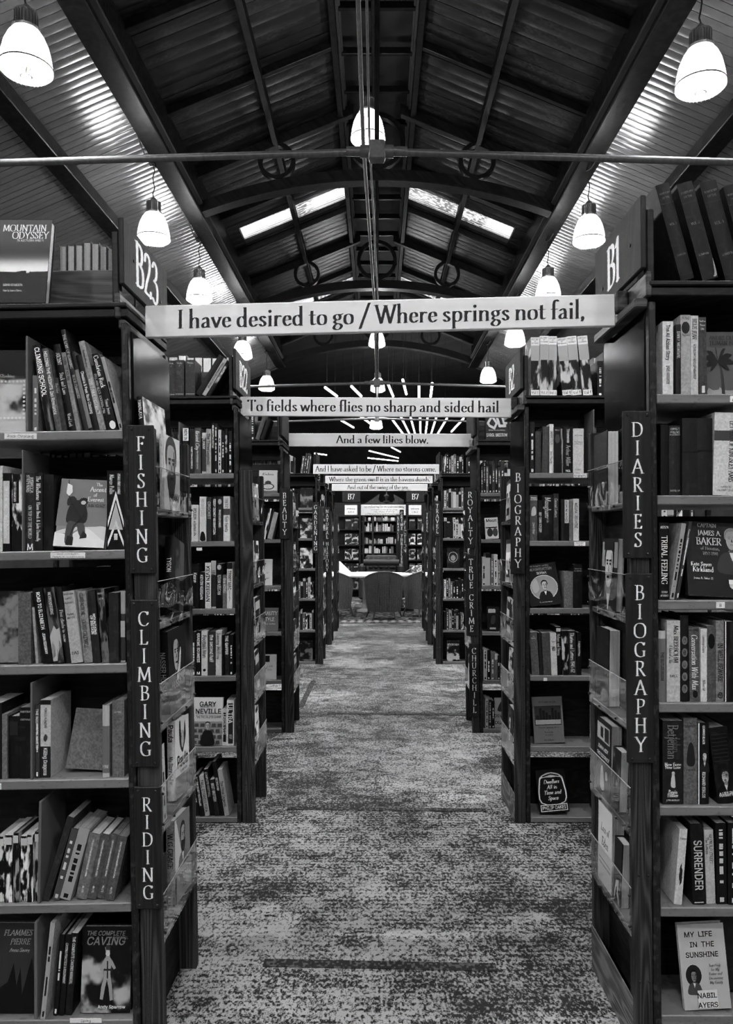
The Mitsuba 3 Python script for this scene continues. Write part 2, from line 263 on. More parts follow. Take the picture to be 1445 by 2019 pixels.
def lay(tm, o, ex, ey, hgt, maxlen=None, align='l', slant=0.0):
    """Lettering laid on a plane: o origin, ex reading direction, ey up, hgt capital height; squeezed to maxlen."""
    v, f, w = tm; sx = hgt if maxlen is None else min(hgt, maxlen / w)
    x = (v[:, 0] + slant * v[:, 1]) * sx - {'l': 0, 'c': w * sx / 2, 'r': w * sx}[align]
    return np.asarray(o) + x[:, None] * np.asarray(ex) + (v[:, 1] * hgt)[:, None] * np.asarray(ey), f
# ------------------------------------------------------------------ the hall: floor, walls, roof
put('floor', bx(-7, 7, -6, 36, -.1, 0), 'm_carpet'); tag('floor', 'speckled ribbed grey carpet worn pale along the aisle', 'floor', kind='structure')
for k, b in dict(wall_left=(-7.1, -7, -6, 36, 0, 7.5), wall_right=(7, 7.1, -6, 36, 0, 7.5), wall_back=(-7, 7, 36, 36.1, 0, 7.5), wall_front=(-7.1, 7.1, -6.1, -6, 0, 7.6)).items():
    put(k, bx(*b), 'm_wall'); tag(k, 'dark plain wall of the hall', kind='structure')
RX, RZ, RS = 2.3, 6.12, .41          # main roof: eaves and slope
def roof(x): return RZ + RS * (RX - abs(x))
def soff(x): return 5.62 - .43 * (abs(x) - 2.3)
def slope_board(s, xa, xb, fz, y0, y1, t, dz=0.0, b=.004):
    """A board that lies on the slope fz from |x| = xa to xb on side s."""
    v, f = bx(min(s * xa, s * xb), max(s * xa, s * xb), y0, y1, 0, t, b)
    v = v.copy(); v[:, 2] += np.array([fz(x) for x in v[:, 0]]) + dz
    return v, f
def crowned(s, xa, xb, fz, y0, y1, t, crown, dz=0.0, n=7):
    """A ceiling board on the slope, its underside slightly rounded across the grain; smooth shaded there."""
    u = np.linspace(-1, 1, n); yy = (y0 + y1) / 2 + u * (y1 - y0) / 2; zz = -crown * (1 - u * u)
    P = [(y, z) for y, z in zip(yy, zz)] + [(y1, t), (y0, t)]; m = len(P); V = []
    for x in (xa, xb): V += [(s * x, y, fz(x) + z + dz) for y, z in P]
    F = []
    for k in range(m): F += [[k, (k + 1) % m, m + (k + 1) % m], [k, m + (k + 1) % m, m + k]]
    F += [[0, k + 1, k] for k in range(1, m - 1)] + [[m, m + k, m + k + 1] for k in range(1, m - 1)]
    F = np.array(F)
    return np.array(V), F if s > 0 else F[:, ::-1]
TR = [-2.8, 1.35, 5.5, 9.65, 13.8, 18.0]          # the trusses
SKY = [(11.7, 12.21), (15.9, 16.41)]
for s, side in ((-1, 'left'), (1, 'right')):
    key = f'ceiling_{side}'
    tag(key, f'glossy tongue and groove boarded sloping ceiling over the {side} aisle', kind='structure')
    rest = []
    for bay, (xa, xb) in enumerate(((2.38, 3.08), (3.18, 7.0))):
        for i in range(int(24.3 / .095)):
            y0 = -6 + i * .095
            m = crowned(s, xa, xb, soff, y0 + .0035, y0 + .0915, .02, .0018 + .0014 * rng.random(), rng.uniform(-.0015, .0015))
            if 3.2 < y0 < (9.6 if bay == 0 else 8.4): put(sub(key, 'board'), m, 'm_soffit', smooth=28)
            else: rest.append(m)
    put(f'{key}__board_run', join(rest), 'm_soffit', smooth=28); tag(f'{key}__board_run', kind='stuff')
    put(f'{key}__deck', slope_board(s, 2.2, 7.1, soff, -6, 18.4, .03, .03), 'm_wall')
    # the beams that carry the roof
    for nm, lab, parts in (('roof_beam', f'deep dark riveted roof beam along the {side} side of the nave', [(2.2, 2.42, 5.54, 5.6), (2.24, 2.4, 5.6, 5.66), (2.27, 2.34, 5.66, 6.12)]),
                           ('ceiling_beam', f'dark timber beam crossing the boards of the {side} aisle ceiling', [(3.03, 3.23, 5.1, 5.24)])):
        q = name(nm); tag(q, lab, 'beam', kind='structure')
        for j, (xa, xb, za, zb) in enumerate(parts):
            put(sub(q, ('bottom_flange', 'moulding', 'web')[j]), bx(s * xa, s * xb, -6, 18.3, za, zb, .008), 'm_iron')
tag('ceiling', 'dark boarded main roof with ribs and purlins under the ridge', kind='structure')
rest, rest2 = [], []
for s in (-1, 1):
    for i in range(int(24.3 / .17)):
        y0 = -6 + i * .17
        lit = [k for k in SKY if k[0] - .09 < y0 + .085 < k[1] + .09]
        for xa, xb in (((.40, .5), (2.12, 2.34)) if lit else ((.40, 2.34),)):
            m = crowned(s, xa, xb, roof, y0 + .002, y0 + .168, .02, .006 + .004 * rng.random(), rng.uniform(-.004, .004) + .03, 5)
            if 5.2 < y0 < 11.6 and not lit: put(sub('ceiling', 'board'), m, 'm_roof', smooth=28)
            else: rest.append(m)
    cuts = [-6.0] + [c for k in SKY for c in k] + [18.4]
    for a, b in zip(cuts[::2], cuts[1::2]): rest2.append(slope_board(s, .38, 2.34, roof, a, b, .02, .06))
    for a, b in SKY:
        rest2 += [slope_board(s, .38, .5, roof, a, b, .02, .06), slope_board(s, 2.12, 2.34, roof, a, b, .02, .06)]
        # a corrugated translucent sheet in two lengths
        w = name('window'); tag(w, f'bright corrugated skylight strip {"left" if s < 0 else "right"} of the ridge {"behind the second arch" if a < 14 else "behind the third arch"}', kind='structure')
        for xa, xb in ((.5, 1.3), (1.28, 2.12)):
            n = 60; yy = np.linspace(a - .01, b + .01, n)
            zz = .055 + .009 * np.sin(np.arange(n) * 2 * np.pi / 8) + (.012 if xa > 1 else 0)
            v = np.vstack([np.stack([np.full(n, s * x), yy, roof(x) + zz], 1) for x in (xa, xb)]); i = np.arange(n - 1)
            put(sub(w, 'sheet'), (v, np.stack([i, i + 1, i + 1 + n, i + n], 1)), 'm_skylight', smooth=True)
    rest2.append(bx(s * .4, s * .43, -6, 18.4, 6.88, 7.25, .004))
    for x, z0, z1, y0, y1 in ((1.28, -.14, -.02, -6, 18.3), (.46, -.12, -.02, -6, 18.3)):
        put(sub('ceiling', 'purlin'), bx(s * (x - .035), s * (x + .035), y0, y1, roof(x) + z0 + .03, roof(x) + z1 + .04, .006), 'm_iron')
    for j in range(len(TR) - 1):
        for q in (1, 2):
            y = TR[j] + (TR[j + 1] - TR[j]) * q / 3
            put(sub('ceiling', 'rib'), slope_board(s, .42, 2.3, roof, y - .03, y + .03, .09, -.07), 'm_iron')
rest2.append(bx(-.43, .43, -6, 18.4, 7.22, 7.26, .004))
put('ceiling__board_run', join(rest), 'm_roof', smooth=28); tag('ceiling__board_run', kind='stuff')
put('ceiling__deck', join(rest2), 'm_wall')
put('ceiling__ridge_beam', bx(-.06, .03, -6, 18.3, 6.78, 6.95, .006), 'm_iron')
for i in range(30):
    y = -4 + i * .74
    put(sub('ceiling', 'ridge_tie'), bx(-.4, .4, y, y + .05, 6.84 + .1, 6.92 + .1, .006), 'm_iron')
inner = [(7.0, soff(7.0)), (2.4, soff(2.4)), (2.34, roof(2.34)), (.42, roof(.42)), (.42, 7.22)]
gab = Polygon([(-7, 7.5), (7, 7.5)] + inner + [(-x, z) for x, z in inner[::-1]]).buffer(0)
put('wall_gable', sweep_xz(gab, 18.4, 18.5), 'm_wall'); tag('wall_gable', 'dark wall over the roof line where the nave opens into the far room', kind='structure')
put('ceiling_back', bx(-7, 7, 18.5, 36, 7.4, 7.5), 'm_wall'); tag('ceiling_back', 'dark high ceiling of the far room behind the arches', kind='structure')
for k, y in enumerate(TR):
    t = name('roof_truss'); tag(t, ['dark arched iron truss behind the viewer', 'dark arched iron truss overhead, above the picture', 'nearest dark iron truss with its tie rod across the top of the picture', 'second dark arched iron truss with rings, above the first poem board',
        'third arched iron truss, seen just over the first poem board', 'farthest arched iron truss, framing the dark gable'][k], 'roof truss', 'arched iron roof trusses')
    xs = np.linspace(-2.27, 2.27, 41); az = 5.63 + .43 * (1 - (xs / 2.28) ** 2)
    put(f'{t}__arch', sweep_xz(LineString(np.stack([xs, az], 1)).buffer(.075, cap_style=2), y - .05, y + .05), 'm_iron', smooth=35)
    put(f'{t}__arch_flange', sweep_xz(LineString(np.stack([xs, az - .075], 1)).buffer(.012, cap_style=2), y - .09, y + .09), 'm_iron', smooth=35)
    for s in (-1, 1):
        put(sub(t, 'rafter'), slope_board(s, .3, 2.28, roof, y - .05, y + .05, .13, -.11), 'm_iron')
        put(sub(t, 'ring'), sweep_xz(Point(s * 1.27, 6.25).buffer(.235, 10).difference(Point(s * 1.27, 6.25).buffer(.185, 10)), y - .04, y + .04), 'm_iron', smooth=40)
    put(sub(t, 'ring'), sweep_xz(Point(0, 6.5).buffer(.36, 12).difference(Point(0, 6.5).buffer(.30, 12)), y - .04, y + .04), 'm_iron', smooth=40)
    put(f'{t}__king_rod', tube([(0, y, 4.3), (0, y, 6.9)], .018), 'm_iron', smooth=40)
    xs = np.linspace(-3.7, 3.7, 31)
    put(f'{t}__tie_rod', tube(np.stack([xs, np.full(31, y), 4.28 - .03 * np.abs(xs)], 1), .026, 10), 'm_pipe', smooth=40)
    put(f'{t}__coupler', join([tube([(-.22, y, 4.28), (-.12, y, 4.28), (-.12, y, 4.28), (.12, y, 4.28), (.12, y, 4.28), (.22, y, 4.28)], [.034, .034, .045, .045, .034, .034], 12), bx(-.06, .06, y - .045, y + .045, 4.21, 4.35, .01)]), 'm_pipe', smooth=40)
for x, r, z, lab in ((-.10, .014, 4.37, 'thicker of the two overhead conduits along the ridge line'), (-.055, .008, 4.39, 'thin overhead cable beside the conduit along the ridge line')):
    c = name('conduit'); put(c, tube([(x, 2, z), (x, 5.5, z), (x + .075, 9.65, z), (x + .085, 18, z)], r, 8), 'm_pipe', smooth=40); tag(c, lab, 'conduit')

# ------------------------------------------------------------------ pendant lamps
def lamp(x, y, z, top, lab, group='glass bell pendant lamps', chain=False):
    q = name('pendant_lamp'); tag(q, lab, 'lamp', group)
    put(f'{q}__bell', lathe([(.174, .012), (.172, .05), (.163, .11), (.146, .18), (.12, .24), (.088, .285)], (x, y, z - .14), 28), 'm_white', smooth=True, emitter={'type': 'area', 'radiance': {'type': 'rgb', 'value': [BELL] * 3}})
    put(f'{q}__lens', lathe([(.002, -.03), (.06, -.028), (.12, -.019), (.160, -.004), (.174, .01)], (x, y, z - .14), 28), 'm_white', smooth=True, emitter={'type': 'area', 'radiance': {'type': 'rgb', 'value': [LAMP] * 3}})
    an = np.linspace(0, 2 * np.pi, 29)
    put(f'{q}__rim', tube(np.stack([x + .1765 * np.cos(an), y + .1765 * np.sin(an), np.full(29, z - .112)], 1), .005, 6), 'm_black_steel')
    ribs = [bx(.03, .125, -.0034, .0034, -.034, -.029, .0005) for _ in range(28)]
    ribs = [((v @ np.array([[math.cos(a), math.sin(a), 0], [-math.sin(a), math.cos(a), 0], [0, 0, 1]])) + [x, y, z - .14], f) for (v, f), a in zip(ribs, np.arange(28) * 2 * np.pi / 28)]
    put(f'{q}__lens_ribs', join(ribs), 'm_lampcap'); tag(f'{q}__lens_ribs', kind='stuff')
    ribs = [bx(-.004, .004, .066, .078, .285, .40, .001) for _ in range(22)]
    ribs = [((v @ np.array([[math.cos(a), math.sin(a), 0], [-math.sin(a), math.cos(a), 0], [0, 0, 1]])) + [x, y, z - .14], f) for (v, f), a in zip(ribs, np.arange(22) * 2 * np.pi / 22)]
    put(f'{q}__cap', lathe([(.09, .28), (.092, .30), (.066, .305), (.066, .40), (.078, .40), (.078, .41), (.05, .42), (.02, .46), (.003, .46)], (x, y, z - .14), 22), 'm_lampcap', smooth=35)
    put(f'{q}__cap_ribs', join(ribs), 'm_lampcap'); tag(f'{q}__cap_ribs', kind='stuff')
    zz = np.linspace(z + .31, top, 8); w = .012 * np.sin(np.arange(8) * 2.1 + x * 9)
    put(f'{q}__cord', tube(np.stack([x + w * (np.arange(8) < 7), np.full(8, y), zz], 1), .006, 6), 'm_cord', smooth=True)
    if abs(x) > 1:
        sg = math.copysign(1, x); xb = x - sg * .0; zz_ = lambda a: soff(a) - .002
        put(f'{q}__junction_box', bx(x - sg * .02, x + sg * .05, y - .035, y + .035, top - .05, top - .012, .008), 'm_cord')
        put(f'{q}__cable', tube([(x - sg * .015, y, top - .03), (x - sg * .04, y - .05, top - .1), (x - sg * .015, y - .16, top - .12), (x + sg * .03, y - .3, top - .04), (x + sg * .0, y - .55, top - .01)], .007, 6), 'm_cord', smooth=True)
pos = [(-2.42, -4.3), (-2.42, -1.2), (-2.42, 2.0), (-2.42, 5.25), (-2.42, 8.25), (-2.42, 10.37), (-2.42, 13.7), (-2.42, 16.7),
       (2.34, -4.3), (2.34, -1.1), (2.34, 2.2), (2.34, 5.5), (2.34, 8.4), (2.34, 10.4), (2.34, 12.9), (2.34, 16.0)]
ordw = ['', '', '', 'nearest', 'second', 'third', 'fourth', 'fifth']
for i, (x, y) in enumerate(pos):
    s = 'left' if x < 0 else 'right'; o = ordw[i % 8]
    lamp(x, y, 4.83 + .004 * i, soff(x) + .005, f'glowing glass bell pendant, {o} of the {s} row' if o else f'glowing glass bell pendant of the {s} row, {["last but one behind", "just behind", "right beside"][i % 8]} the viewer')
for x, y, z, l in ((-.09, 7.7, 5.64, 'large glowing pendant hung from the ridge over the crossed tie rod'), (0, 15.9, 5.62, 'small central pendant just under the first poem board'), (.02, 18.15, 5.05, 'central pendant hanging in front of the dark gable'), (-.02, 20.5, 4.55, 'lowest central pendant in front of the ceiling tubes'), (0, 0, 5.64, 'ridge pendant behind the viewer'), (0, -3.8, 5.64, 'rearmost ridge pendant behind the viewer')):
    lamp(x, y - (.3 if y == 18.15 else 0), z, 6.8 if y < 18.2 else 7.4, l, 'pendants along the ridge')

# ------------------------------------------------------------------ the light tubes under the far ceiling, in rays
def K(px, py, z): d = (z - 1.5) * 1500 / (1057 - py); return (px - 743) * d / 1500, d
tubes = [(641, 764, 664, 781), (693, 762, 712, 781), (764, 755, 775, 781), (794, 749, 801, 777), (826, 762, 826, 783), (852, 756, 849, 782), (673, 829, 697, 843), (711, 821, 742, 844), (774, 828, 794, 855), (790, 821, 807, 855),
         (809, 821, 818, 855), (828, 822, 829, 855), (843, 823, 839, 855), (860, 823, 850, 855), (881, 825, 863, 855), (914, 825, 890, 851), (620, 894, 644, 897), (728, 889, 785, 903), (725, 903, 785, 909), (772, 882, 789, 891), (768, 938, 781, 934)]
for i, (a, b, c, d) in enumerate(tubes):
    (xa, ya), (xb, yb) = K(a, b, 4.93), K(c, d, 4.93)
    q = name('ceiling_tube'); put(f'{q}__tube', tube([(xa, ya, 4.93), (xb, yb, 4.93)], .032, 8), 'm_white', emitter={'type': 'area', 'radiance': {'type': 'rgb', 'value': [TUBE] * 3}, 'sampling_weight': .12})
    for e, (xx, yy) in enumerate(((xa * .85 + xb * .15, ya * .85 + yb * .15), (xa * .15 + xb * .85, ya * .15 + yb * .85))):
        zt = 7.4 if yy > 18.5 else roof(xx) if abs(xx) < 2.2 else soff(xx)
        put(sub(q, 'wire'), tube([(xx, yy, 4.95), (xx, yy, zt)], .003, 4), 'm_cord')
    tag(q, 'one of the white light tubes fanned out under the far dark ceiling', 'light', 'radiating light tubes')
# ------------------------------------------------------------------ bookcases, their display racks, signs and boards
ORD = ['top', 'second', 'third', 'fourth', 'fifth', 'sixth', 'seventh', 'eighth']
NTH = ['first', 'second', 'third', 'fourth', 'fifth', 'sixth', 'seventh', 'eighth', 'ninth', 'tenth', '11th', '12th', '13th', '14th', '15th', '16th', '17th', '18th', '19th', '20th', '21st', '22nd', '23rd', '24th', '25th']
ZL = [2.235, 1.83, 1.475, 1.122, .77, .40, .03]
CASES = {}
def case(cid, side, d0, xi, shear, zs, where, plate=None, length=.95, full=True, rackz=1.845, pockets=(1.58, 1.24, .937, .637, .317), kick=False):
    c = CASES[cid] = dict(id=cid, s=side, d0=d0, xi=xi, sh=shear, zs=zs, where=where, k=(d0 + .02) / 1500)
    def X(u): return side * (xi + u)
    def tf(v):
        v = np.array(v, float); x = v[:, 0].copy()
        v[:, 0] -= shear * (v[:, 2] - 1.5)
        if side < 0: v[:, 2] += shear * (x - X(0)) * np.clip(v[:, 2] / .3, 0, 1)
        return v
    c['tf'], c['X'] = tf, X
    c['zb'] = lambda i, x: zs[i] + (shear * (x - X(0)) * min(1, zs[i] / .3) if side < 0 else 0)
    def P(key, kind, m, mt, **kw): return put(sub(key, kind), (tf(m[0]), m[1]), mt, **kw)
    ru, up0, ua, pu, cu = (.066, .07, .092, .092, (.094, .114)) if side < 0 else (.058, .06, .082, .053, (.056, .078))
    ub = ua + length; c['ru'] = ru
    q = c['key'] = name('bookcase'); tag(q, f'dark double-sided bookcase {where}', 'bookcase', 'bookcases along the aisle')
    D = .43
    for u in (up0, ub - .022):
        for y in (d0, d0 + D - .03):
            P(q, 'upright', bx(X(u), X(u + .022), y, y + .03, 0, zs[0] - .06, .003), 'm_black_steel')
    if full:
        n = int(2.05 / .027)
        P(q, 'upright_slots', join([bx(X(up0 + .009), X(up0 + .013), d0 - .0012, d0 + .002, .05 + i * .027, .062 + i * .027, .0005) for i in range(n)]), 'm_cord'); tag(f'{q}__upright_slots', kind='stuff')
    arc = [(ru + .024 - .024 * math.sin(a), d0 + .006 + .03 * (1 - math.cos(a))) for a in np.linspace(.15, math.pi / 2, 8)] + [(ru, d0 + .2), (ru, d0 + D)]
    o = np.array(arc); i_ = o + [.002, .001]
    ring = np.vstack([o, i_[::-1]]); pl = Polygon([(X(a), b) for a, b in ring])
    m = trimesh.creation.extrude_polygon(pl, zs[0] - .1, engine='earcut'); v = np.array(m.vertices); v[:, 2] += .02
    P(q, 'end_panel', (v, np.array(m.faces)), 'm_gloss_panel', smooth=35)
    for i, z in enumerate(zs):
        if i == 0:
            P(q, 'top_board', bx(X(ua - .02), X(ub), d0 - .005, d0 + D, z - .014, z, .003), 'm_case')
            P(q, 'top_rail', bx(X(ua - .02), X(ub), d0 + .004, d0 + D - .004, z - .042, z - .016, .003), 'm_case')
            if full: P(q, 'centre_board', bx(X(ua + .02), X(ub), d0 + .205, d0 + .222, z, z + .17, .003), 'm_woodblock')
            P(q, 'fascia', bx(X(ua), X(ub), d0 + .19, d0 + .205, z - .14, z - .042, .002), 'm_case')
        else:
            P(q, 'shelf', bx(X(ua), X(ub), d0 + .002, d0 + D, z - .028, z, .003), 'm_shelf')
            top = zs[i - 1] - (.14 if i == 1 else .028) - (.028 if i < 6 else .09)
            P(q, 'back_panel', bx(X(ua), X(ub), d0 + .208, d0 + .218, z, top, .001), 'm_case')
    zt = zs[0]
    P(q, 'header_beam', bx(X(pu), X(pu + .018), d0 - .002, d0 + D, zt - .045, zt + .03, .004), 'm_woodblock')
    P(q, 'corner_post', bx(X(cu[0]), X(cu[1]), d0 + .0, d0 + .03, zt + .0, zt + .21, .003), 'm_case')
    P(q, 'bracket', bx(X(pu - (.012 if side < 0 else .03)), X(pu + .01), d0 + .01, d0 + D, zt - .075, zt - .046, .004), 'm_woodblock')
    if side > 0 and d0 < 8: P(q, 'board_bracket', bx(X(.014), X(pu), d0 + .15, d0 + .19, zt - .044, zt + .02, .004), 'm_woodblock')
    # number plate, facing the aisle
    pz0, pz1 = zt + (.05 if cid == 'L1' else .033), zt + .246
    lab = ''
    pq = name('number_plate'); lab = f'painted board reading {plate} ' if plate else 'dark number board '
    tag(pq, lab + f'atop the bookcase {where}', 'sign', 'number boards')
    put(f'{pq}__board', (tf(bx(X(pu - .002), X(pu - .018), d0 - .012, d0 + D + .02, pz0, pz1, .003)[0]), _bt[2]), 'm_sign')
    if plate:
        o = np.array([X(pu - .0186), d0 + D / 2 + (.0 if side < 0 else .03), pz0 + .036])
        v, f = lay(serif(plate, PLATE, 2), o, [0, -side * 1.0, 0], [0, 0, 1], .135, .27, 'c'); put(f'{pq}__lettering', (tf(v), f), 'm_white')
    if full:
        ms = [bx(X(pu - .018), X(pu - .021), d0 + yy - .004, d0 + yy + .004, pz0 + zz - .004, pz0 + zz + .004, .002) for yy, zz in ((.08, .1), (.36, .06))]
        put(f'{pq}__screws', (tf(join(ms)[0]), join(ms)[1]), 'm_darkscrew'); tag(f'{pq}__screws', kind='stuff')
    # the narrow rack on the end, with clear pockets towards the aisle
    r = c['rack'] = name('display_rack'); tag(r, f'narrow wooden rack with clear pockets, bookcase end {where}', 'display rack', 'book racks on the bookcase ends')
    P(r, 'post', bx(X(0), X(ru), d0, d0 + .03, 0, rackz, .003), 'm_post')
    P(r, 'post', bx(X(0), X(ru - .002), d0 + .395, d0 + D, 0, rackz, .003), 'm_post')
    P(r, 'back_board', bx(X(ru - .008), X(ru - .002), d0 + .03, d0 + .395, .0, rackz - (.15 if cid == 'L1' else .01), .001), 'm_case')
    ms = []
    for z in pockets:
        P(r, 'shelf', bx(X(.0), X(ru - .008), d0 + .0302, d0 + .3948, z - .018, z, .002), 'm_rackwood')
        gy, gz = np.meshgrid(np.linspace(d0 + .003, d0 + D - .003, 15), np.linspace(z - .018, z + .125, 6)); wv = .0035 * (meshkit.fbm(np.stack([gy * 9, gz * 14, 0 * gy + d0], -1), 2, 5) - .35) * np.sin(np.pi * np.clip((gy - d0) / D, 0, 1))
        v = np.stack([X(-.0035) - side * np.maximum(wv, -.0028), gy, gz], -1).reshape(-1, 3); a, b = np.meshgrid(np.arange(5), np.arange(14), indexing='ij'); a = a * 15 + b
        P(r, 'clear_panel', (v, np.stack([a, a + 1, a + 16, a + 15], -1).reshape(-1, 4)), 'm_acrylic', smooth=True)
        if d0 < 8: P(r, 'panel_edge', bx(X(-.005), X(-.002), d0 + .003, d0 + D - .003, z + .125, z + .127, .0004), 'm_edge')
        for y, zz in ((.012, .1), (.012, .01), (.42, .1), (.42, .01), (.13, -.008), (.3, -.008)):
            ms.append(bx(X(-.0035), X(-.009), d0 + y - .0035, d0 + y + .0035, z + zz - .0035, z + zz + .0035, .0012))
    for z in np.arange(.2, {'L1': .1, 'R1': .8, 'R2': 1.35, 'L3': 1.4, 'R3': .1, 'L4': 1.2, 'R4': 1.4, 'L5': 1.0, 'R5': 1.4}.get(cid, rackz - .4), .31):
        for u in (.018, .046): ms.append(bx(X(u - .003), X(u + .003), d0 - .003, d0 + .001, z - .003, z + .003, .001))
    if kick: P(r, 'kick_board', bx(X(-.002), X(.002), d0 + .003, d0 + D - .003, .0, .15, .001), 'm_rackwood')
    m = join(ms); P(r, 'screws', m, 'm_screw' if not full else 'm_darkscrew'); tag(f'{r}__screws', kind='stuff')
    return c
case('L1', -1, 2.24, .652, .018, [2.19, 1.815, 1.462, 1.126, .787, .421, .075], 'under plate B23', 'B23', rackz=1.82)
case('R1', 1, 2.22, .738, .008, [2.245, 1.915, 1.619, 1.312, 1.012, .710, .415, .10], 'under plate B1', 'B1', rackz=1.855, pockets=(1.60, 1.26, .945, .638, .345), kick=True)
case('L2', -1, 3.975, .652, .010, ZL, 'under plate B22', 'B22')
case('R2', 1, 3.975, .7155, .004, ZL, 'under plate B2', 'B2', kick=True)
case('L3', -1, 5.80, .642, .006, ZL, 'by the BEAUTY sign')
case('R3', 1, 5.80, .711, .012, ZL, 'by the ROYALTY sign')
case('L4', -1, 8.9, .629, 0, ZL, 'by the GARDENING sign', full=False)
case('R4', 1, 8.9, .69, 0, ZL, 'by the longer TRAVEL sign', full=False)
case('L5', -1, 10.5, .623, 0, ZL, 'by the NATURAL HISTORY sign', full=False, length=.6)
case('R5', 1, 10.5, .70, 0, ZL, 'fifth on the right', full=False, length=.6)
case('L6', -1, 12.0, .62, 0, ZL, 'sixth and last on the left', full=False, length=.6)
case('R6', 1, 12.0, .735, 0, ZL, 'sixth and last on the right', full=False, length=.6)

def sign(cid, text, cx, y0, y1, w, lab):
    c = CASES[cid]; d = c['d0'] - .012; k = d / 1500
    x, z1, z0, w = (cx - 743) * k, 1.5 + (1057 - y0) * k, 1.5 + (1057 - y1) * k, w * k
    sl = c['sh'] if c['sh'] > .005 else 0
    def tf(v): v = np.array(v); v[:, 0] -= sl * (v[:, 2] - (z0 + z1) / 2); return v
    q = name('section_sign'); tag(q, lab, 'sign', 'upright section signs')
    b = bx(x - w / 2, x + w / 2, d, c['d0'] - .0002, z0, z1, .002); put(f'{q}__board', (tf(b[0]), b[1]), 'm_sign')
    n = sum(.6 if ch == ' ' else 1 for ch in text); H = z1 - z0; pitch = (H - .055 * 1.0 * min(1, H / .4)) / n; z = z1 - .0275 * min(1, H / .4)
    ms = []
    for ch in text:
        if ch == ' ': z -= .6 * pitch; continue
        cap = pitch * .78
        ms.append(lay(serif(ch, SIGN), [x, d - .0007, z - .5 * pitch - .5 * cap], [1, 0, 0], [0, 0, 1], cap, w * .8, 'c')); z -= pitch
    m = join(ms); put(f'{q}__lettering', (tf(m[0]), m[1]), 'm_white')
    ms = [bx(x + a * w * .34 - .0035, x + a * w * .34 + .0035, d - .003, d + .001, zz - .0035, zz + .0035, .0015) for a in (-1, 1) for zz in (z1 - .012, z0 + .012)]
    m = join(ms); put(f'{q}__screws', (tf(m[0]), m[1]), 'm_darkscrew'); tag(f'{q}__screws', kind='stuff')
sign('L1', 'FISHING', 279, 838, 1131, 51, 'upright black sign reading FISHING in white capitals')
sign('L1', 'CLIMBING', 285, 1183, 1513, 52, 'upright black sign reading CLIMBING in white capitals')
sign('L1', 'RIDING', 291, 1552, 1793, 51, 'upright black sign reading RIDING in white capitals')
sign('R1', 'DIARIES', 1257, 810, 1101, 56, 'upright black sign reading DIARIES in white capitals')
sign('R1', 'BIOGRAPHY', 1262, 1131, 1505, 52, 'tall upright black sign reading BIOGRAPHY in white capitals, below the DIARIES sign')
sign('R2', 'BIOGRAPHY', 1021, 920, 1132, 28, 'upright black sign reading BIOGRAPHY on the second right bookcase')
sign('L3', 'BEAUTY', 561, 963, 1063, 20, 'upright black sign reading BEAUTY in white capitals')
sign('R3', 'ROYALTY', 927, 961, 1081, 19, 'upright black sign reading ROYALTY in white capitals')
sign('R3', 'TRUE CRIME', 929, 1093, 1254, 20, 'upright black sign reading TRUE CRIME in white capitals')
sign('R3', 'CHURCHILL', 935, 1269, 1414, 19, 'upright black sign reading CHURCHILL in white capitals')
sign('L4', 'GARDENING', 622, 990, 1091, 13, 'upright black sign reading GARDENING in white capitals')
sign('R4', 'TRAVEL', 862, 988, 1057, 13, 'upright black sign reading TRAVEL in full on the fourth right bookcase')
sign('L5', 'NATURAL HISTORY', 645, 1000, 1131, 12, 'long upright black sign reading NATURAL HISTORY')
sign('R5', 'TRAVEL', 842, 1008, 1052, 9, 'small upright sign reading TRAVEL, half hidden by a paper, on the fifth right bookcase')

def poem(d, xl, xr, yl, yr, h, text, t0, t1, lab, capf=.5, extra=None):
    k = d / 1500; X0, X1 = (xl - 743) * k, (xr - 743) * k; zl, zr = 1.5 + (1057 - yl) * k, 1.5 + (1057 - yr) * k; h *= k
    q = name('poem_board'); tag(q, lab, 'sign', 'boards with lines of a poem across the aisle')
    m = bx(X0, X1, d, d + .02, -h / 2, h / 2, .0025); v = m[0].copy(); sl = (zr - zl) / (X1 - X0)
    def tf(v): v = np.array(v); v[:, 2] += zl + sl * (v[:, 0] - X0); return v
    put(f'{q}__board', (tf(v), m[1]), 'm_poem')
    tm = serif(text, POEM, 4); L = (t1 - t0) * k; cap = h * capf
    v, f = tm[0].copy(), tm[1]; v = np.stack([(t0 - 743) * k + v[:, 0] * L / tm[2], np.full(len(v), d - .0007), v[:, 1] * cap - cap * .42], 1)
    put(f'{q}__lettering', (tf(v), f), 'm_ink')
    if extra:
        v, f = lay(serif(extra, POEM), [(798 - 743) * k, d - .0007, -h * .46], [1, 0, 0], [0, 0, 1], h * .16, .28, 'c'); put(f'{q}__attribution', (tf(v), f), 'm_ink')
poem(2.39, 286, 1213, 634, 611, 63, 'I have desired to go / Where springs not fail,', 350, 1153, 'nearest, largest white board reading I have desired to go / Where springs not fail', .58)
poem(4.125, 473, 1008, 801, 804, 38, 'To fields where flies no sharp and sided hail', 488, 984, 'white board reading To fields where flies no sharp and sided hail', .58)
poem(5.95, 569, 932, 867, 868, 26, 'And a few lilies blow.', 663, 845, 'white board reading And a few lilies blow', .58)
poem(8.8675, 617, 866, 925, 925, 19, 'And I have asked to be / Where no storms come.', 622, 860, 'white board reading And I have asked to be / Where no storms come', .58)
poem(10.4675, 641, 853, 945.5, 945.5, 15, 'Where the green swell is in the havens dumb,', 649, 847, 'white board reading Where the green swell is in the havens dumb', .58)
poem(11.9675, 654, 843, 961, 961, 14, 'And out of the swing of the sea.', 685, 806, 'farthest white board reading And out of the swing of the sea', .58, 'Gerard Manley Hopkins')
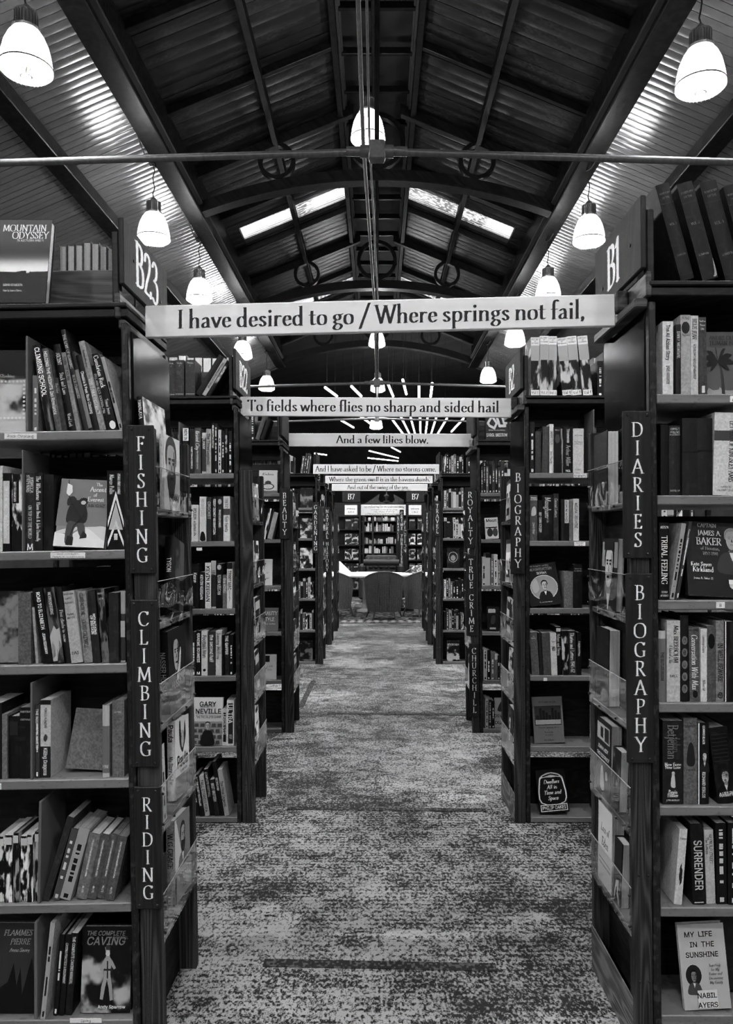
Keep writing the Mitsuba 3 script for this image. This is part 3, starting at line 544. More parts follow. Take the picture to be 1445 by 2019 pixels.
# ------------------------------------------------------------------ books
def enc(tone, style): return style * 64 + int(round(math.sqrt(max(0, min(1, tone))) * 63))
def place(M, v): v = np.asarray(v, float); return v @ M[:3, :3].T + M[:3, 3]
def frame(o, ex, ey, ez):
    M = np.eye(4); M[:3, 0], M[:3, 1], M[:3, 2], M[:3, 3] = ex, ey, ez, o; return M
def rot(axis, deg):
    a = math.radians(deg); c, s = math.cos(a), math.sin(a); M = np.eye(4); i, j = {'x': (1, 2), 'y': (2, 0), 'z': (0, 1)}[axis]
    M[i, i] = M[j, j] = c; M[i, j], M[j, i] = -s, s; return M
def trans(x, y, z): M = np.eye(4); M[:3, 3] = x, y, z; return M
bseed = [0]
def book_mesh(w, h, t, tone, style, cov, hard, ptone):
    """Spine at y = 0, front board at x = w. Returns (cover, its uv), (pages, their uv)."""
    bseed[0] += 1; sd = bseed[0] % 997
    b = min(.0028 if hard else .0012, w * .12); e = min(.003, w * .16) if hard else .0008; bul = e
    xs = np.linspace(0, w, 6 if hard else 3)
    sp = [(x, e - bul * (1 - ((x - w / 2) / (w / 2)) ** 2)) for x in xs]
    O = np.array([(0, t)] + sp + [(w, t)]); n = len(O)
    I = np.array([(b, t)] + [(min(max(x, b), w - b), e + b) for x in xs] + [(w - b, t)])
    V, F, U = [], [], []
    def quad(p, uvs):
        a = len(V); V.extend(p); U.extend(uvs); F.extend([[a, a + 1, a + 2], [a, a + 2, a + 3]])
    ce, se = enc(*cov), enc(tone, style)
    for k in range(n - 1):
        (xa, ya), (xb, yb) = O[k], O[k + 1]
        if k == 0: cc, ua, ub = enc(tone, 0 if style in (1, 3) else style), .98, .02
        elif k == n - 2: cc, ua, ub = ce, .02, .98
        else: cc, ua, ub = se, .02 + .96 * xa / w, .02 + .96 * xb / w
        quad([(xa, ya, 0), (xb, yb, 0), (xb, yb, h), (xa, ya, h)], [(cc + ua, sd + .02), (cc + ub, sd + .02), (cc + ub, sd + .98), (cc + ua, sd + .98)])
        (pa, qa), (pb, qb) = I[k], I[k + 1]; pl = (enc(tone * .8, 0) + .5, sd + .5)
        quad([(pb, qb, 0), (pa, qa, 0), (pa, qa, h), (pb, qb, h)], [pl] * 4)
        quad([(xa, ya, h), (xb, yb, h), (pb, qb, h), (pa, qa, h)], [pl] * 4); quad([(xb, yb, 0), (xa, ya, 0), (pa, qa, 0), (pb, qb, 0)], [pl] * 4)
    for k in (0, n - 1): quad([(*O[k], 0), (*O[k], h), (*I[k], h), (*I[k], 0)], [pl] * 4)
    z0, z1 = (.002, h - .0035) if hard else (.0004, h - .0005)
    x0, x1, y0, y1 = b + .0002, w - b - .0002, e + b + .0004, t - (.004 if hard else .0006)
    PV, PF, PU = [], [], []; pc = enc(ptone, 4)
    def pq(p, uu):
        a = len(PV); PV.extend(p); PU.extend([(pc + .02 + .96 * u_, sd + .02 + .96 * v_) for u_, v_ in uu]); PF.extend([[a, a + 1, a + 2], [a, a + 2, a + 3]])
    pq([(x0, y0, z1), (x1, y0, z1), (x1, y1, z1), (x0, y1, z1)], [(0, 0), (1, 0), (1, 1), (0, 1)])
    pq([(x1, y1, z0), (x0, y1, z0), (x0, y1, z1), (x1, y1, z1)], [(1, 0), (0, 0), (0, 1), (1, 1)])
    pq([(x0, y1, z0), (x1, y1, z0), (x1, y0, z0), (x0, y0, z0)], [(0, 1), (1, 1), (1, 0), (0, 0)])
    pq([(x0, y0, z0), (x1, y0, z0), (x1, y0, z1), (x0, y0, z1)], [(0, 0), (1, 0), (1, 1), (0, 1)])
    pq([(x0, y1, z0), (x0, y0, z0), (x0, y0, z1), (x0, y1, z1)], [(0, 0)] * 4); pq([(x1, y0, z0), (x1, y1, z0), (x1, y1, z1), (x1, y0, z1)], [(0, 0)] * 4)
    return (np.array(V), np.array(F), np.array(U)), (np.array(PV), np.array(PF), np.array(PU))
_unit = Polygon([(0, 0), (1, 0), (1, 1), (0, 1)])
def shape2d(s): return _shape2d(s).intersection(_unit)
def _shape2d(s):
    k = s[0]
    if k == 'r': return Polygon([(s[2], s[3]), (s[4], s[3]), (s[4], s[5]), (s[2], s[5])])
    if k == 'e':
        an = np.linspace(0, 2 * np.pi, 21)[:-1]; return Polygon(np.stack([s[2] + s[4] * np.cos(an), s[3] + s[5] * np.sin(an)], 1))
    if k == 'p': return Polygon(np.array(s[2], float).reshape(-1, 2)).buffer(0)
    if k == 'c': return Polygon(catmull(np.vstack([np.array(s[2], float).reshape(-1, 2), np.array(s[2][:2], float)[None]]), 4)).buffer(0)
    if k == 'l': return LineString(np.array(s[2], float).reshape(-1, 2)).buffer(s[3], cap_style=2)
def prints(specs, w, h, t):
    """Spine texts 'TEXT;tone;a;b;mods' and cover prints (tuples) as one flat layered mesh."""
    ms, uv, lay_n = [], [], 0
    def push(m, tone):
        ms.append(m); uv.append(np.tile([[enc(tone, 6) + .5, .5]], (len(m[0]), 1)))
    for s in specs:
        if isinstance(s, str):
            tx, tone, a, b, *mod = s.lstrip('+').split(';'); nb, md = re.match(r'([\d.]+)(.*)', b).groups(); mod = md + (mod[0] if mod else ''); tone, a, b = float(tone), float(a), float(nb)
            fn = serif if 's' in mod else sans; tm = fn(tx); sl = .2 if 'i' in mod else 0
            if 'h' in mod:
                cap = b * w; ms_ = lay(tm, [w / 2, -.0006, h * (1 - a) - cap / 2], [1, 0, 0], [0, 0, 1], cap, w * .84, 'c', sl)
            else:
                L = (b - a) * h; half = '1' in mod or '2' in mod; cap = min(w * (.34 if half else .6), L / tm[2] * 1.35)
                xo = w * (.68 if '2' in mod else .28 if '1' in mod else .5) - cap * .5
                ms_ = lay(tm, [max(xo, .001), -.0006, h * (1 - a)], [0, 0, -1], [1, 0, 0], cap, L, 'l', sl)
            push(ms_, tone)
        elif s[0] == 't':       # ('t', tone, text, x, y, cap, maxw, mods) on the front board, fractions of its width and height
            _, tone, tx, x, y, cap, mw, *mod = s; mod = mod[0] if mod else ''
            tm = (serif if 's' in mod else sans)(tx)
            push(lay(tm, [w + .0006 + .00025 * lay_n, x * t, y * h], [0, 1, 0], [0, 0, 1], cap * t, mw * t, 'l' if 'l' in mod else 'r' if 'r' in mod else 'c', .22 if 'i' in mod else 0), tone)
        elif s[0] == 'S':       # a flat shape on the spine
            v, f = tri2d(shape2d(s[1:]))
            push((np.stack([v[:, 0] * w, np.full(len(v), -.0004), v[:, 1] * h], 1), f), s[2])
        else:
            v, f = tri2d(shape2d(s)); lay_n += 1
            push((np.stack([np.full(len(v), w + .0003 + .00025 * lay_n), v[:, 0] * t, v[:, 1] * h], 1), f), s[1])
    m = join(ms); return m, np.vstack(uv)
MASS = []
def add_book(M, w, h, t, tone, style, label, pr=(), cov=None, hard=True, ptone=.5, group=None, kind='book', mass=False):
    if mass:
        for v, f, u in book_mesh(w, h, t, tone, style, cov or (tone, 0 if style in (1, 3) else style), hard, ptone): MASS.append((place(M, v), f, u))
        if pr: (v, f), u = prints(pr, w, h, t); MASS.append((place(M, v), f, u))
        return
    q = name(kind); tag(q, label, 'book', group)
    (cv, cf, cu), (pv, pf, pu) = book_mesh(w, h, t, tone, style, cov or (tone, 0 if style in (1, 3) else style), hard, ptone)
    put(f'{q}__cover', (place(M, cv), cf), 'm_book', uv=cu); put(f'{q}__pages', (place(M, pv), pf), 'm_book', uv=pu)
    if pr:
        (v, f), u = prints(pr, w, h, t); put(f'{q}__print', (place(M, v), f), 'm_book', uv=u)
    return q
def tword(t): return 'black' if t < .03 else 'dark' if t < .12 else 'grey' if t < .3 else 'pale' if t < .55 else 'white'
taken = {}
def blabel(c, i, n, w, h, tone, lean, pr, style):
    wd = tword(tone) + (' slim' if w < .013 else ' thick' if w > .034 else '')
    tx = next((p.lstrip('+').split(';')[0] for p in pr if isinstance(p, str) and p.startswith('+')), None)
    if tx: return f'{wd} book titled {tx}, {ORD[i]} shelf, bookcase {c["where"]}'
    return f'{wd}{" leaning" if abs(lean) > 5 else ""} book, {NTH[min(n, 24)]} from left, {ORD[i]} shelf, bookcase {c["where"]}'
count_on = {}
packed = {}
def pack(cid, i, X, w, h, lean, step=.0006):
    """The nearest x to X at which a leaning book stands clear of those already on the shelf."""
    c = CASES[cid]; a = math.radians(lean); ca, sa = math.cos(a), math.sin(a)
    b = max(0, -w * sa)
    def poly(x): return Polygon([(x, b), (x + w * ca, b + w * sa), (x + w * ca - h * sa, b + w * sa + h * ca), (x - h * sa, b + h * ca)])
    P = packed.setdefault((cid, i), []); p0 = poly(X)
    for j in range(160):
        for sg in (1, -1) if j else (1,):
            d = sg * j * step
            if sg < 0 and j > 3: continue
            p = poly(X + d)
            if not any(p.intersects(q) for q in P): P.append(p.buffer(.0002)); return X + d
    P.append(p0); print('crowded', cid, i, round(X, 3)); return X
def B(cid, i, geo, *pr, dy=None, mass=False):
    """One book on shelf i. geo: 'x w h tone style lean [depth]', in picture units at the shelf's own distance."""
    c = CASES[cid]; k = c['k']; g = [float(a) for a in geo.split()]; x, w, h, tone, style, lean = g[:6]; t = g[6] if len(g) > 6 else .15
    w, h, X = w * k, h * k, (x - 743) * k; n = count_on[cid, i] = count_on.get((cid, i), -1) + 1
    a = math.radians(lean); lift = max(0.0, -w * math.sin(a)) + .0005
    y = c['d0'] + (.012 + .012 * rng.random() if dy is None else dy)
    if t > .18: y = c['d0'] + .004
    if not mass: X = pack(cid, i, X, w, h, lean)
    M = trans(X, y, max(c['zb'](i, X), c['zb'](i, X + w)) + lift) @ rot('y', -lean)
    style = int(style); hard = tone < .4 and rng.random() < .6
    return add_book(M, w, h, min(t, .185), tone, style, blabel(c, i, n, w, h, tone, lean, pr, style), pr, hard=hard, ptone=.25 + .4 * rng.random(), group='books on the aisle shelves', mass=mass)
def FACE(cid, i, geo, label, *pr, cov=(.1, 0), tilt=9, lean=0, dy=.03, thick=.022, ptone=.6, mass=False):
    """A book standing with its front cover to the viewer. geo: 'xleft width height tone style'."""
    c = CASES[cid]; k = c['k']; x, w, h, tone, style = [float(a) for a in geo.split()][:5]
    X = (x - 743) * k; w, h = w * k, h * k; count_on[cid, i] = count_on.get((cid, i), -1) + 1
    y = c['d0'] + dy
    base = frame((0, thick, 0), (0, -1, 0), (1, 0, 0), (0, 0, 1))
    lift = max(0., -w * math.sin(math.radians(lean))) + .0005 + thick * math.sin(math.radians(tilt))
    X = pack(cid, i, X, w, h, lean)
    M = trans(X, y, max(c['zb'](i, X), c['zb'](i, X + w)) + lift) @ rot('y', -lean) @ rot('x', -tilt) @ base
    return add_book(M, thick, h, w, tone, int(style), label, pr, cov=cov, ptone=ptone, group='books on the aisle shelves', mass=mass)
def BACKS(cid, i, x0, x1, h, tone=.45, w=(9, 16), gap=0.3, label='books on the far side', mass=True):
    """The row on the other side of a case, fore-edges towards the viewer."""
    c = CASES[cid]; k = c['k'] * (c['d0'] + .23) / (c['d0'] + .02); x = x0; j = 0
    while x < x1:
        ww = rng.uniform(*w); ww = min(ww, x1 - x + 2); hh = h * rng.uniform(.93, 1.03) * k; X = (x + ww - 743) * k; j += 1
        M = trans(X, c['d0'] + .415, c['zb'](i, X) + .0004) @ rot('z', 180)
        add_book(M, ww * k, hh, .17, rng.choice([.02, .05, .12]), 0, f'book showing page edges, {NTH[min(j - 1, 24)]} from left, behind the plank atop the bookcase {c["where"]}', ptone=tone * rng.uniform(.7, 1.2), group='books on the far side', mass=mass)
        x += ww + gap
def FILL(cid, i, x0, x1, h, seed, lean=0, dark=.5, w=(6, 14), styles=(0, 1, 2, 3, 3), mass=False):
    r = random.Random(seed); x = x0
    while x < x1 - w[0] * .6:
        ww = min(r.uniform(*w), x1 - x); tone = r.choice([.015, .03, .06, .1]) if r.random() < dark else r.choice([.18, .3, .45, .6])
        B(cid, i, f'{x:.1f} {ww:.1f} {h * r.uniform(.78, 1.04):.1f} {tone} {r.choice(styles)} {lean}', mass=mass); x += ww / math.cos(math.radians(lean)) + (.9 if lean else .25)
def DIVIDER(cid, i, x, hgt, lean=0, th=4.5):
    c = CASES[cid]; k = c['k']; X = (x - 743) * k; q = name('shelf_divider'); m = bx(0, th * k, c['d0'] + .006, c['d0'] + .186, 0, hgt * k, .002)
    z = max(c['zb'](i, X), c['zb'](i, X + th * k)); X = pack(cid, i, X, th * k, hgt * k, lean); M = trans(X, 0, z + max(0., -th * k * math.sin(math.radians(lean))) + .0004) @ rot('y', -lean)
    put(q, (place(M, m[0]), m[1]), 'm_divider'); tag(q, f'thin upright board dividing the {ORD[i]} shelf, bookcase {c["where"]}', 'divider', 'shelf dividers')
def LABEL(cid, i, x, w, h, text, lab, dz=3, lines=1):
    c = CASES[cid]; k = c['k']; y = c['d0'] + .001; X = (x - 743) * k; z1 = c['zb'](i, X) - dz * k; q = name('shelf_label')
    tag(q, lab, 'label', 'paper labels on shelf edges'); put(f'{q}__paper', bx(X, X + w * k, y - .0008, y + .0004, z1 - h * k, z1, .0002), 'm_poem')
    ls = text.split('/'); ms = [lay(sans(t, False), [X + w * k / 2, y - .0014, z1 - h * k * (j + .78) / len(ls)], [1, 0, 0], [0, 0, 1], h * k * .52 / len(ls), w * k * .9, 'c') for j, t in enumerate(ls) if t]
    if ms: put(f'{q}__lettering', join(ms), 'm_ink')
def portrait(cx, cy, s, skin=.42, hair=.03, suit=.05, shirt=.6, shade=.2, beard=0):
    """A plain printed head and shoulders in flat tones."""
    o = [('c', suit, [cx - 1.25 * s, cy - 2.6 * s, cx - 1.1 * s, cy - 1.35 * s, cx - .4 * s, cy - .95 * s, cx + .4 * s, cy - .95 * s, cx + 1.1 * s, cy - 1.35 * s, cx + 1.25 * s, cy - 2.6 * s]),
         ('p', shirt, [cx - .3 * s, cy - .85 * s, cx + .3 * s, cy - .85 * s, cx, cy - 1.7 * s]), ('r', shade, cx - .26 * s, cy - 1.0 * s, cx + .26 * s, cy - .5 * s),
         ('c', hair, [cx - .6 * s, cy + .1 * s, cx - .55 * s, cy + .75 * s, cx, cy + 1.02 * s, cx + .55 * s, cy + .75 * s, cx + .6 * s, cy + .1 * s, cx, cy - .1 * s]),
         ('c', skin, [cx - .5 * s, cy + .3 * s, cx - .3 * s, cy + .68 * s, cx + .3 * s, cy + .68 * s, cx + .5 * s, cy + .3 * s, cx + .46 * s, cy - .3 * s, cx + .2 * s, cy - .72 * s, cx - .2 * s, cy - .72 * s, cx - .46 * s, cy - .3 * s]),
         ('c', shade, [cx + .26 * s, cy + .56 * s, cx + .45 * s, cy + .34 * s, cx + .47 * s, cy - .0 * s, cx + .42 * s, cy - .36 * s, cx + .2 * s, cy - .66 * s, cx + .27 * s, cy - .3 * s, cx + .31 * s, cy + .1 * s])]
    for d in (-.21, .21): o += [('e', hair, cx + d * s, cy + .13 * s, .1 * s, .05 * s), ('l', hair, [cx + d * s - .14 * s, cy + .25 * s, cx + d * s + .14 * s, cy + .26 * s], .03 * s)]
    o += [('p', shade, [cx - .02 * s, cy + .1 * s, cx + .1 * s, cy - .16 * s, cx - .08 * s, cy - .16 * s]), ('l', hair, [cx - .17 * s, cy - .37 * s, cx + .17 * s, cy - .37 * s], .035 * s)]
    if beard: o.insert(-2, ('c', beard, [cx - .47 * s, cy - .2 * s, cx, cy - .25 * s, cx + .47 * s, cy - .2 * s, cx + .3 * s, cy - .8 * s, cx, cy - 1.0 * s, cx - .3 * s, cy - .8 * s]))
    return o
def flat(o, cy, asp):
    out = []
    for s in o:
        if s[0] == 'e': out.append(('e', s[1], s[2], cy + (s[3] - cy) * asp, s[4], s[5] * asp))
        elif s[0] == 'r': out.append(('r', s[1], s[2], cy + (s[3] - cy) * asp, s[4], cy + (s[5] - cy) * asp))
        else: out.append((s[0], s[1], [a if j % 2 == 0 else cy + (a - cy) * asp for j, a in enumerate(s[2])], *s[3:]))
    return out
def person(cx, cy, s, asp=.72, **kw): return flat(portrait(cx, cy, s, **kw), cy, asp)
# ------------------------------------------------------------------ bookcase B23 (left front)
W = .8
FACE('L1', 0, '-36 128 178 .05 0', 'large picture book titled MOUNTAIN ODYSSEY standing face out on top of the left front bookcase',
     ('t', .62, 'MOUNTAIN', .93, .86, .11, .68, 'sr'), ('t', .62, 'ODYSSEY', .97, .77, .115, .6, 'sr'), ('t', .5, 'IN SOUTHERN AFRICA', .9, .735, .035, .42, 'sr'),
     ('p', .012, [0, 0, 1, 0, 1, .375, .93, .37, .72, .37, .70, .335, .69, .37, .68, .335, .665, .38, .6, .38, .5, .365, .25, .37, .22, .345, 0, .345]), ('t', .6, 'DAVID COULSON', .48, .20, .032, .4, 's'), ('t', .5, 'Text by James Clarke', .48, .135, .028, .4, 's'), cov=(.3, 5), tilt=10, lean=0, ptone=.85, dy=.01, thick=.032)
BACKS('L1', 0, 112, 232, 166, .34, (15.5, 16.5), 0, '', False)
BACKS('L1', 1, 20, 238, 168, .5, (9, 22)); BACKS('L1', 2, 20, 240, 188, .4, (9, 22))
FACE('L1', 1, '-58 112 163 .07 0', 'face out book with a beaded picture frame on the Rock Climbing shelf', *[('e', .62, .08 + .07 * a, b, .022, .014) for a in range(13) for b in (.17, .62)], *[('e', .62, b, .17 + .05 * a, .022, .014) for a in range(10) for b in (.08, .92)], ('r', .03, 0, .68, 1, 1), ('t', .35, 'Climbing', .62, .66, .06, .5, 's'), ('t', .5, 'Climbers', .5, .09, .06, .6, 's'), tilt=4, cov=(.3, 2))
DIVIDER('L1', 1, 50, 188)
B('L1', 1, '64 11 112 .2 3 0'); B('L1', 1, '89 15.5 171 .13 2 9.4', '+CLIMBING SCHOOL;.85;.03;.6'); B('L1', 1, '105.5 12.5 165 .16 0 9.6', '+HOLDING THE HEIGHTS;.75;.04;.5', 'Ian Rowlands;.6;.52;.8')
B('L1', 1, '119.5 9 106 .09 0 9.8', 'Boulder;.35;.1;.6s'); B('L1', 1, '129.5 14 174 .02 0 10.4', 'ASCENT;.6;.1;.24s', 'Stuck and Laws;.5;.33;.58s', 'Ward Lock;.5;.8;.95s'); B('L1', 1, '145 8.5 158 .24 0 11', '+GOING IT ALONE;.03;.06;.6s')
B('L1', 1, '154.5 9 205 .07 0 13.4', 'THE LORE OF RUNNING;.5;.05;.4s', 'ROCK CLIMBERS;.4;.45;.8s'); B('L1', 1, '164.8 7.5 160 .22 1 13.4'); B('L1', 1, '173.2 12 152 .025 0 13.2', 'Cheshire & Peak Rock Climbing;.7;.22;.78')
B('L1', 1, '186.5 11.5 180 .27 0 13.6', 'Climbing with a camera;.06;.1;.3', 'THE LAKE DISTRICT;.7;.42;.88s'); B('L1', 1, '199 8 132 .03 0 13.6', 'FELL AND ROCK JOURNAL 1986;.6;.13;.85s'); B('L1', 1, '208 14.5 154 .015 0 13.8', '+Cumbrian Rock;.85;.03;.55s', 'Trevor Jones;.5;.6;.8s', ('S', 'e', .75, .5, .06, .42, .055)); B('L1', 1, '223.5 7.5 148 .3 3 14.6', 'ROCK CLIMBING;.06;.35;.65s')
LABEL('L1', 1, 15, 63, 11, 'Rock Climbing', 'white shelf label reading Rock Climbing', 3)
# third shelf
DIVIDER('L1', 2, 47, 199, th=3)
B('L1', 2, '-14 21 169 .5 0 0'); B('L1', 2, '7 15 154 .016 0 0', ('S', 'r', .5, .08, .1, .92, .9), ('S', 'r', .016, .14, .11, .86, .89), '+ON THE BIG HILL;.75;.18;.45s', 'Mark Anderson;.7;.53;.83s'); B('L1', 2, '23.5 23 152 .5 2 0', ('S', 'r', .02, .08, .62, .62, .92), 'INTO THE UNKNOWN;.7;.1;.36s1', ('S', 'p', .02, [0, 0, 1, 0, 1, .2, .7, .34, .5, .26, .2, .42, 0, .3]))
B('L1', 2, '48.5 18.5 154 .07 0 0', 'REBECCA;.6;.06;.36s2', 'STEPHENS;.6;.03;.38s1', '+ON TOP OF THE WORLD;.6;.42;.84s', 'M;.8;.95;.7hs'); B('L1', 2, '68 15.5 154 .045 0 0', 'The Windhorse;.7;.04;.35si', 'Elaine Brook & Julie Donnelly;.7;.38;.88s'); B('L1', 2, '84 20 150 .02 2 0')
FACE('L1', 2, '99 100 138 .25 0', 'face out book titled The Ascent of Everest, a climber raising a flag on snow',
     ('r', .22, 0, .3, 1, 1), ('c', .62, [0, .0, .0, .2, .3, .17, .5, .26, .7, .28, 1, .12, 1, 0]), ('c', .5, [0, .2, .3, .28, .7, .3, 1, .3, 1, .1, .6, .29, .3, .2]),
     ('c', .05, [.2, .36, .22, .58, .34, .68, .5, .66, .6, .5, .58, .36, .4, .34]), ('c', .12, [.22, .06, .24, .36, .42, .35, .55, .34, .6, .2, .55, .13, .47, .2, .42, .3, .36, .22, .36, .05]), ('p', .02, [.24, .02, .38, .02, .38, .14, .26, .16]), ('p', .02, [.5, .12, .64, .14, .64, .18, .56, .24]), ('e', .02, .5, .67, .09, .055), ('e', .5, .5, .65, .05, .03), ('c', .06, [.2, .6, .18, .7, .28, .74, .36, .68]), ('l', .03, [.16, .98, .2, .74, .3, .6, .56, .36], .008), ('p', .7, [.14, .93, .24, .9, .26, .8, .2, .74, .14, .78]), ('l', .05, [.56, .5, .36, .3, .3, .1], .008),
     ('t', .75, 'The', .78, .9, .07, .3, 's'), ('t', .78, 'Ascent', .77, .82, .1, .46, 's'), ('t', .78, 'of', .72, .745, .07, .2, 's'), ('t', .78, 'Everest', .74, .67, .095, .46, 's'), ('t', .03, 'JOHN HUNT', .74, .59, .06, .44, 's'), cov=(.25, 6), lean=-2.5, tilt=12, ptone=.7, dy=.016)
B('L1', 2, '203 35 155 .016 0 0', 'Marco Pallis;.7;.05;.3s1', '+PEAKS AND LAMAS;.75;.04;.3s2', ('S', 'p', .75, [.05, .36, .5, .74, .95, .36, .95, .28, .5, .64, .05, .28]), ('S', 'p', .45, [.1, .25, .5, .6, .9, .25]), ('S', 'p', .75, [.05, .1, .5, .38, .95, .1, .95, .03, .5, .3, .05, .03]), ('S', 'r', .6, .4, .12, .6, .2))
LABEL('L1', 2, 105, 68, 11, 'Special Sports Books in/Glassroom (40-41) and Cornucopia', 'small white label about special sports books under the face out Everest book', 3)
# fourth shelf
FACE('L1', 3, '-40 74 142 .02 2', 'dark face out picture book, left end of the fourth shelf, bookcase under plate B23', cov=(.14, 2))
B('L1', 3, '36 25 141 .16 0 0'); B('L1', 3, '64 5 112 .3 0 4')
B('L1', 3, '86 19 150 .014 0 8.3', '+ROAD TO ELIZABETH;.85;.06;.55', 'JOHN RIDGWAY;.8;.6;.88'); B('L1', 3, '107 21 150 .1 2 8', 'MOUNTAINEERING;.6;.06;.36s', ('S', 'p', .4, [0, .03, 0, .36, .3, .44, .5, .5, .7, .44, 1, .46, 1, .03]), ('S', 'p', .06, [.4, .03, .5, .2, .62, .14, .8, .3, 1, .22, 1, .03]), ('S', 'p', .2, [0, .2, .2, .3, .35, .22, .3, .1, 0, .06])); B('L1', 3, '129.5 11 151 .045 0 8', 'First climbs in snow;.5;.3;.8s'); B('L1', 3, '142 22 142 .36 0 7', 'MOUNTAIN;.04;.04;.17hs', 'EERING;.04;.1;.16hs', 'HOLIDAY;.04;.16;.17hs', 'FRANK;.04;.32;.17hs', 'SMYTHE;.04;.37;.17hs', 'H&S;.05;.86;.28hs')
B('L1', 3, '166 17 142 .26 0 6', 'CLIMB WITH ME;.04;.03;.34s', 'CRAIG CALDWELL;.05;.4;.8s'); B('L1', 3, '185 14 142 .06 0 5', 'MOUNTAINS;.85;.32;.62;2', 'OF BRITAIN;.85;.34;.6;1'); B('L1', 3, '201 15 145 .12 2 4.5', 'MOUNT;.4;.06;.25hs', 'OF B.;.4;.13;.25hs'); B('L1', 3, '217 18.5 138 .06 0 .6'); B('L1', 3, '236.5 9.5 141 .1 1 0', ('S', 'r', .4, .05, .35, .95, .58))
# fifth shelf
B('L1', 4, '-30 34 150 .03 3 0'); B('L1', 4, '5 10 128 .2 0 0'); B('L1', 4, '15.5 23 122 .018 0 0', ('S', 'r', .06, .15, .7, .85, .92)); B('L1', 4, '39.5 23 140 .022 0 0', '+ABODE OF SNOW;.4;.06;.17hs', 'KENNETH MASON;.35;.17;.15hs'); DIVIDER('L1', 4, 63.5, 190, th=4)
B('L1', 4, '69.5 8 144 .1 3 0', 'THE BOOK OF SUMMITS;.7;.05;.6'); B('L1', 4, '78.5 20.5 153 .45 0 0', ('S', 'r', .05, 0, 0, 1, .4), ('S', 'r', .03, 0, .94, 1, 1), ('S', 'c', .1, [.3, .5, .5, .56, .7, .52, .5, .46]), 'FERGUS FLEMING;.04;.1;.36', '+Killing Dragons;.7;.62;.97')
FACE('L1', 4, '116 80 120 .17 0', 'plain grey clothbound book leaning back face out on the fifth shelf at left front', cov=(.17, 0), lean=-3, tilt=20, dy=.06)
B('L1', 4, '197 14 142 .2 1 0', 'HW;.5;.85;.5hs'); B('L1', 4, '221 24 150 .19 0 0', 'ALPINE;.4;.15;.16hs')
LABEL('L1', 4, -32, 41, 12, 'Mountaineering', 'white shelf label cut by the left edge of the picture', 4)
# sixth shelf
for j, (x, w, tn) in enumerate(((-8, 16.5, .4), (9.5, 16, .5), (27, 11.5, .2), (39.5, 14.5, .55), (55, 11.5, .4), (67.5, 8.5, .25))): B('L1', 5, f'{x} {w} {128 + j % 3 * 4} {tn} 2 0', ('S', 'r', .5, .06, .86, .94, .97))
DIVIDER('L1', 5, 77, 200, -1, th=5.5)
B('L1', 5, '83.5 13 172 .07 0 -17'); B('L1', 5, '101 14 145 .13 3 -15'); B('L1', 5, '117 21 146 .3 3 -15.5')
for j, x in enumerate((147, 168, 185, 201)): B('L1', 5, f'{x} {18 if j else 22} {131 - j} {.14 if j else .2} 0 -12', 'THE SCOTTISH MOUNTAINEERING CLUB JOURNAL;.75;.08;.66', 'No 171;.7;.8;.9')
# lowest shelf
FACE('L1', 6, '-32 100 168 .09 0', 'dark book cover with jagged black spires, face out at the lower left corner', ('p', .012, [0, 0, 1, 0, .98, .55, .92, .4, .86, .62, .8, .48, .7, .2, .64, .5, .58, .3, .5, .55, .4, .34, .3, .3, .1, .2, 0, .2]), ('t', .28, 'FLAMMES', .55, .86, .11, .62, 'si'), ('t', .28, 'PIERRE', .6, .76, .11, .5, 'si'), ('t', .3, 'Anne Sauvy', .6, .68, .07, .5, 'si'), cov=(.08, 6), tilt=8)
DIVIDER('L1', 6, 71, 190, th=6)
B('L1', 6, '84 9 190 .32 3 -6', dy=.004); B('L1', 6, '104 9 160 .016 3 -5'); B('L1', 6, '114.5 11 160 .014 0 -5', 'CAVING PRACTICE & EQUIPMENT;.5;.1;.6'); B('L1', 6, '126.5 13 162 .02 0 -4.5', '+THE COMPLETE CAVING MANUAL;.6;.04;.62')
FACE('L1', 6, '145 100 163 .03 2', 'black book titled The Complete Caving Manual, face out on the lowest shelf at left front', ('r', .012, 0, .78, 1, 1), ('p', .3, [.47, .76, .5, .66, .44, .6, .38, .5, .41, .48, .47, .55, .47, .42, .42, .3, .4, .16, .46, .15, .5, .3, .53, .38, .57, .28, .6, .14, .66, .15, .63, .32, .59, .45, .6, .55, .66, .5, .7, .52, .63, .6, .57, .65, .57, .72, .55, .76]), ('e', .5, .53, .69, .045, .035), ('p', .08, [.49, .73, .57, .73, .58, .77, .53, .79, .48, .77]), ('l', .06, [.53, .6, .54, .4], .012), ('l', .06, [.46, .5, .61, .5], .01),
     ('t', .22, 'THE COMPLETE', .48, .9, .085, .76, 'i'), ('t', .22, 'CAVING', .48, .79, .15, .76, 'i'), ('t', .2, 'MANUAL', .93, .86, .05, .3, 'r'), ('t', .78, 'Andy Sparrow', .64, .055, .06, .56, ''), cov=(.25, 2), tilt=6, dy=.03)
LABEL('L1', 6, 143, 62, 9, 'Caving', 'white label reading Caving on the lowest shelf at left front', -4)
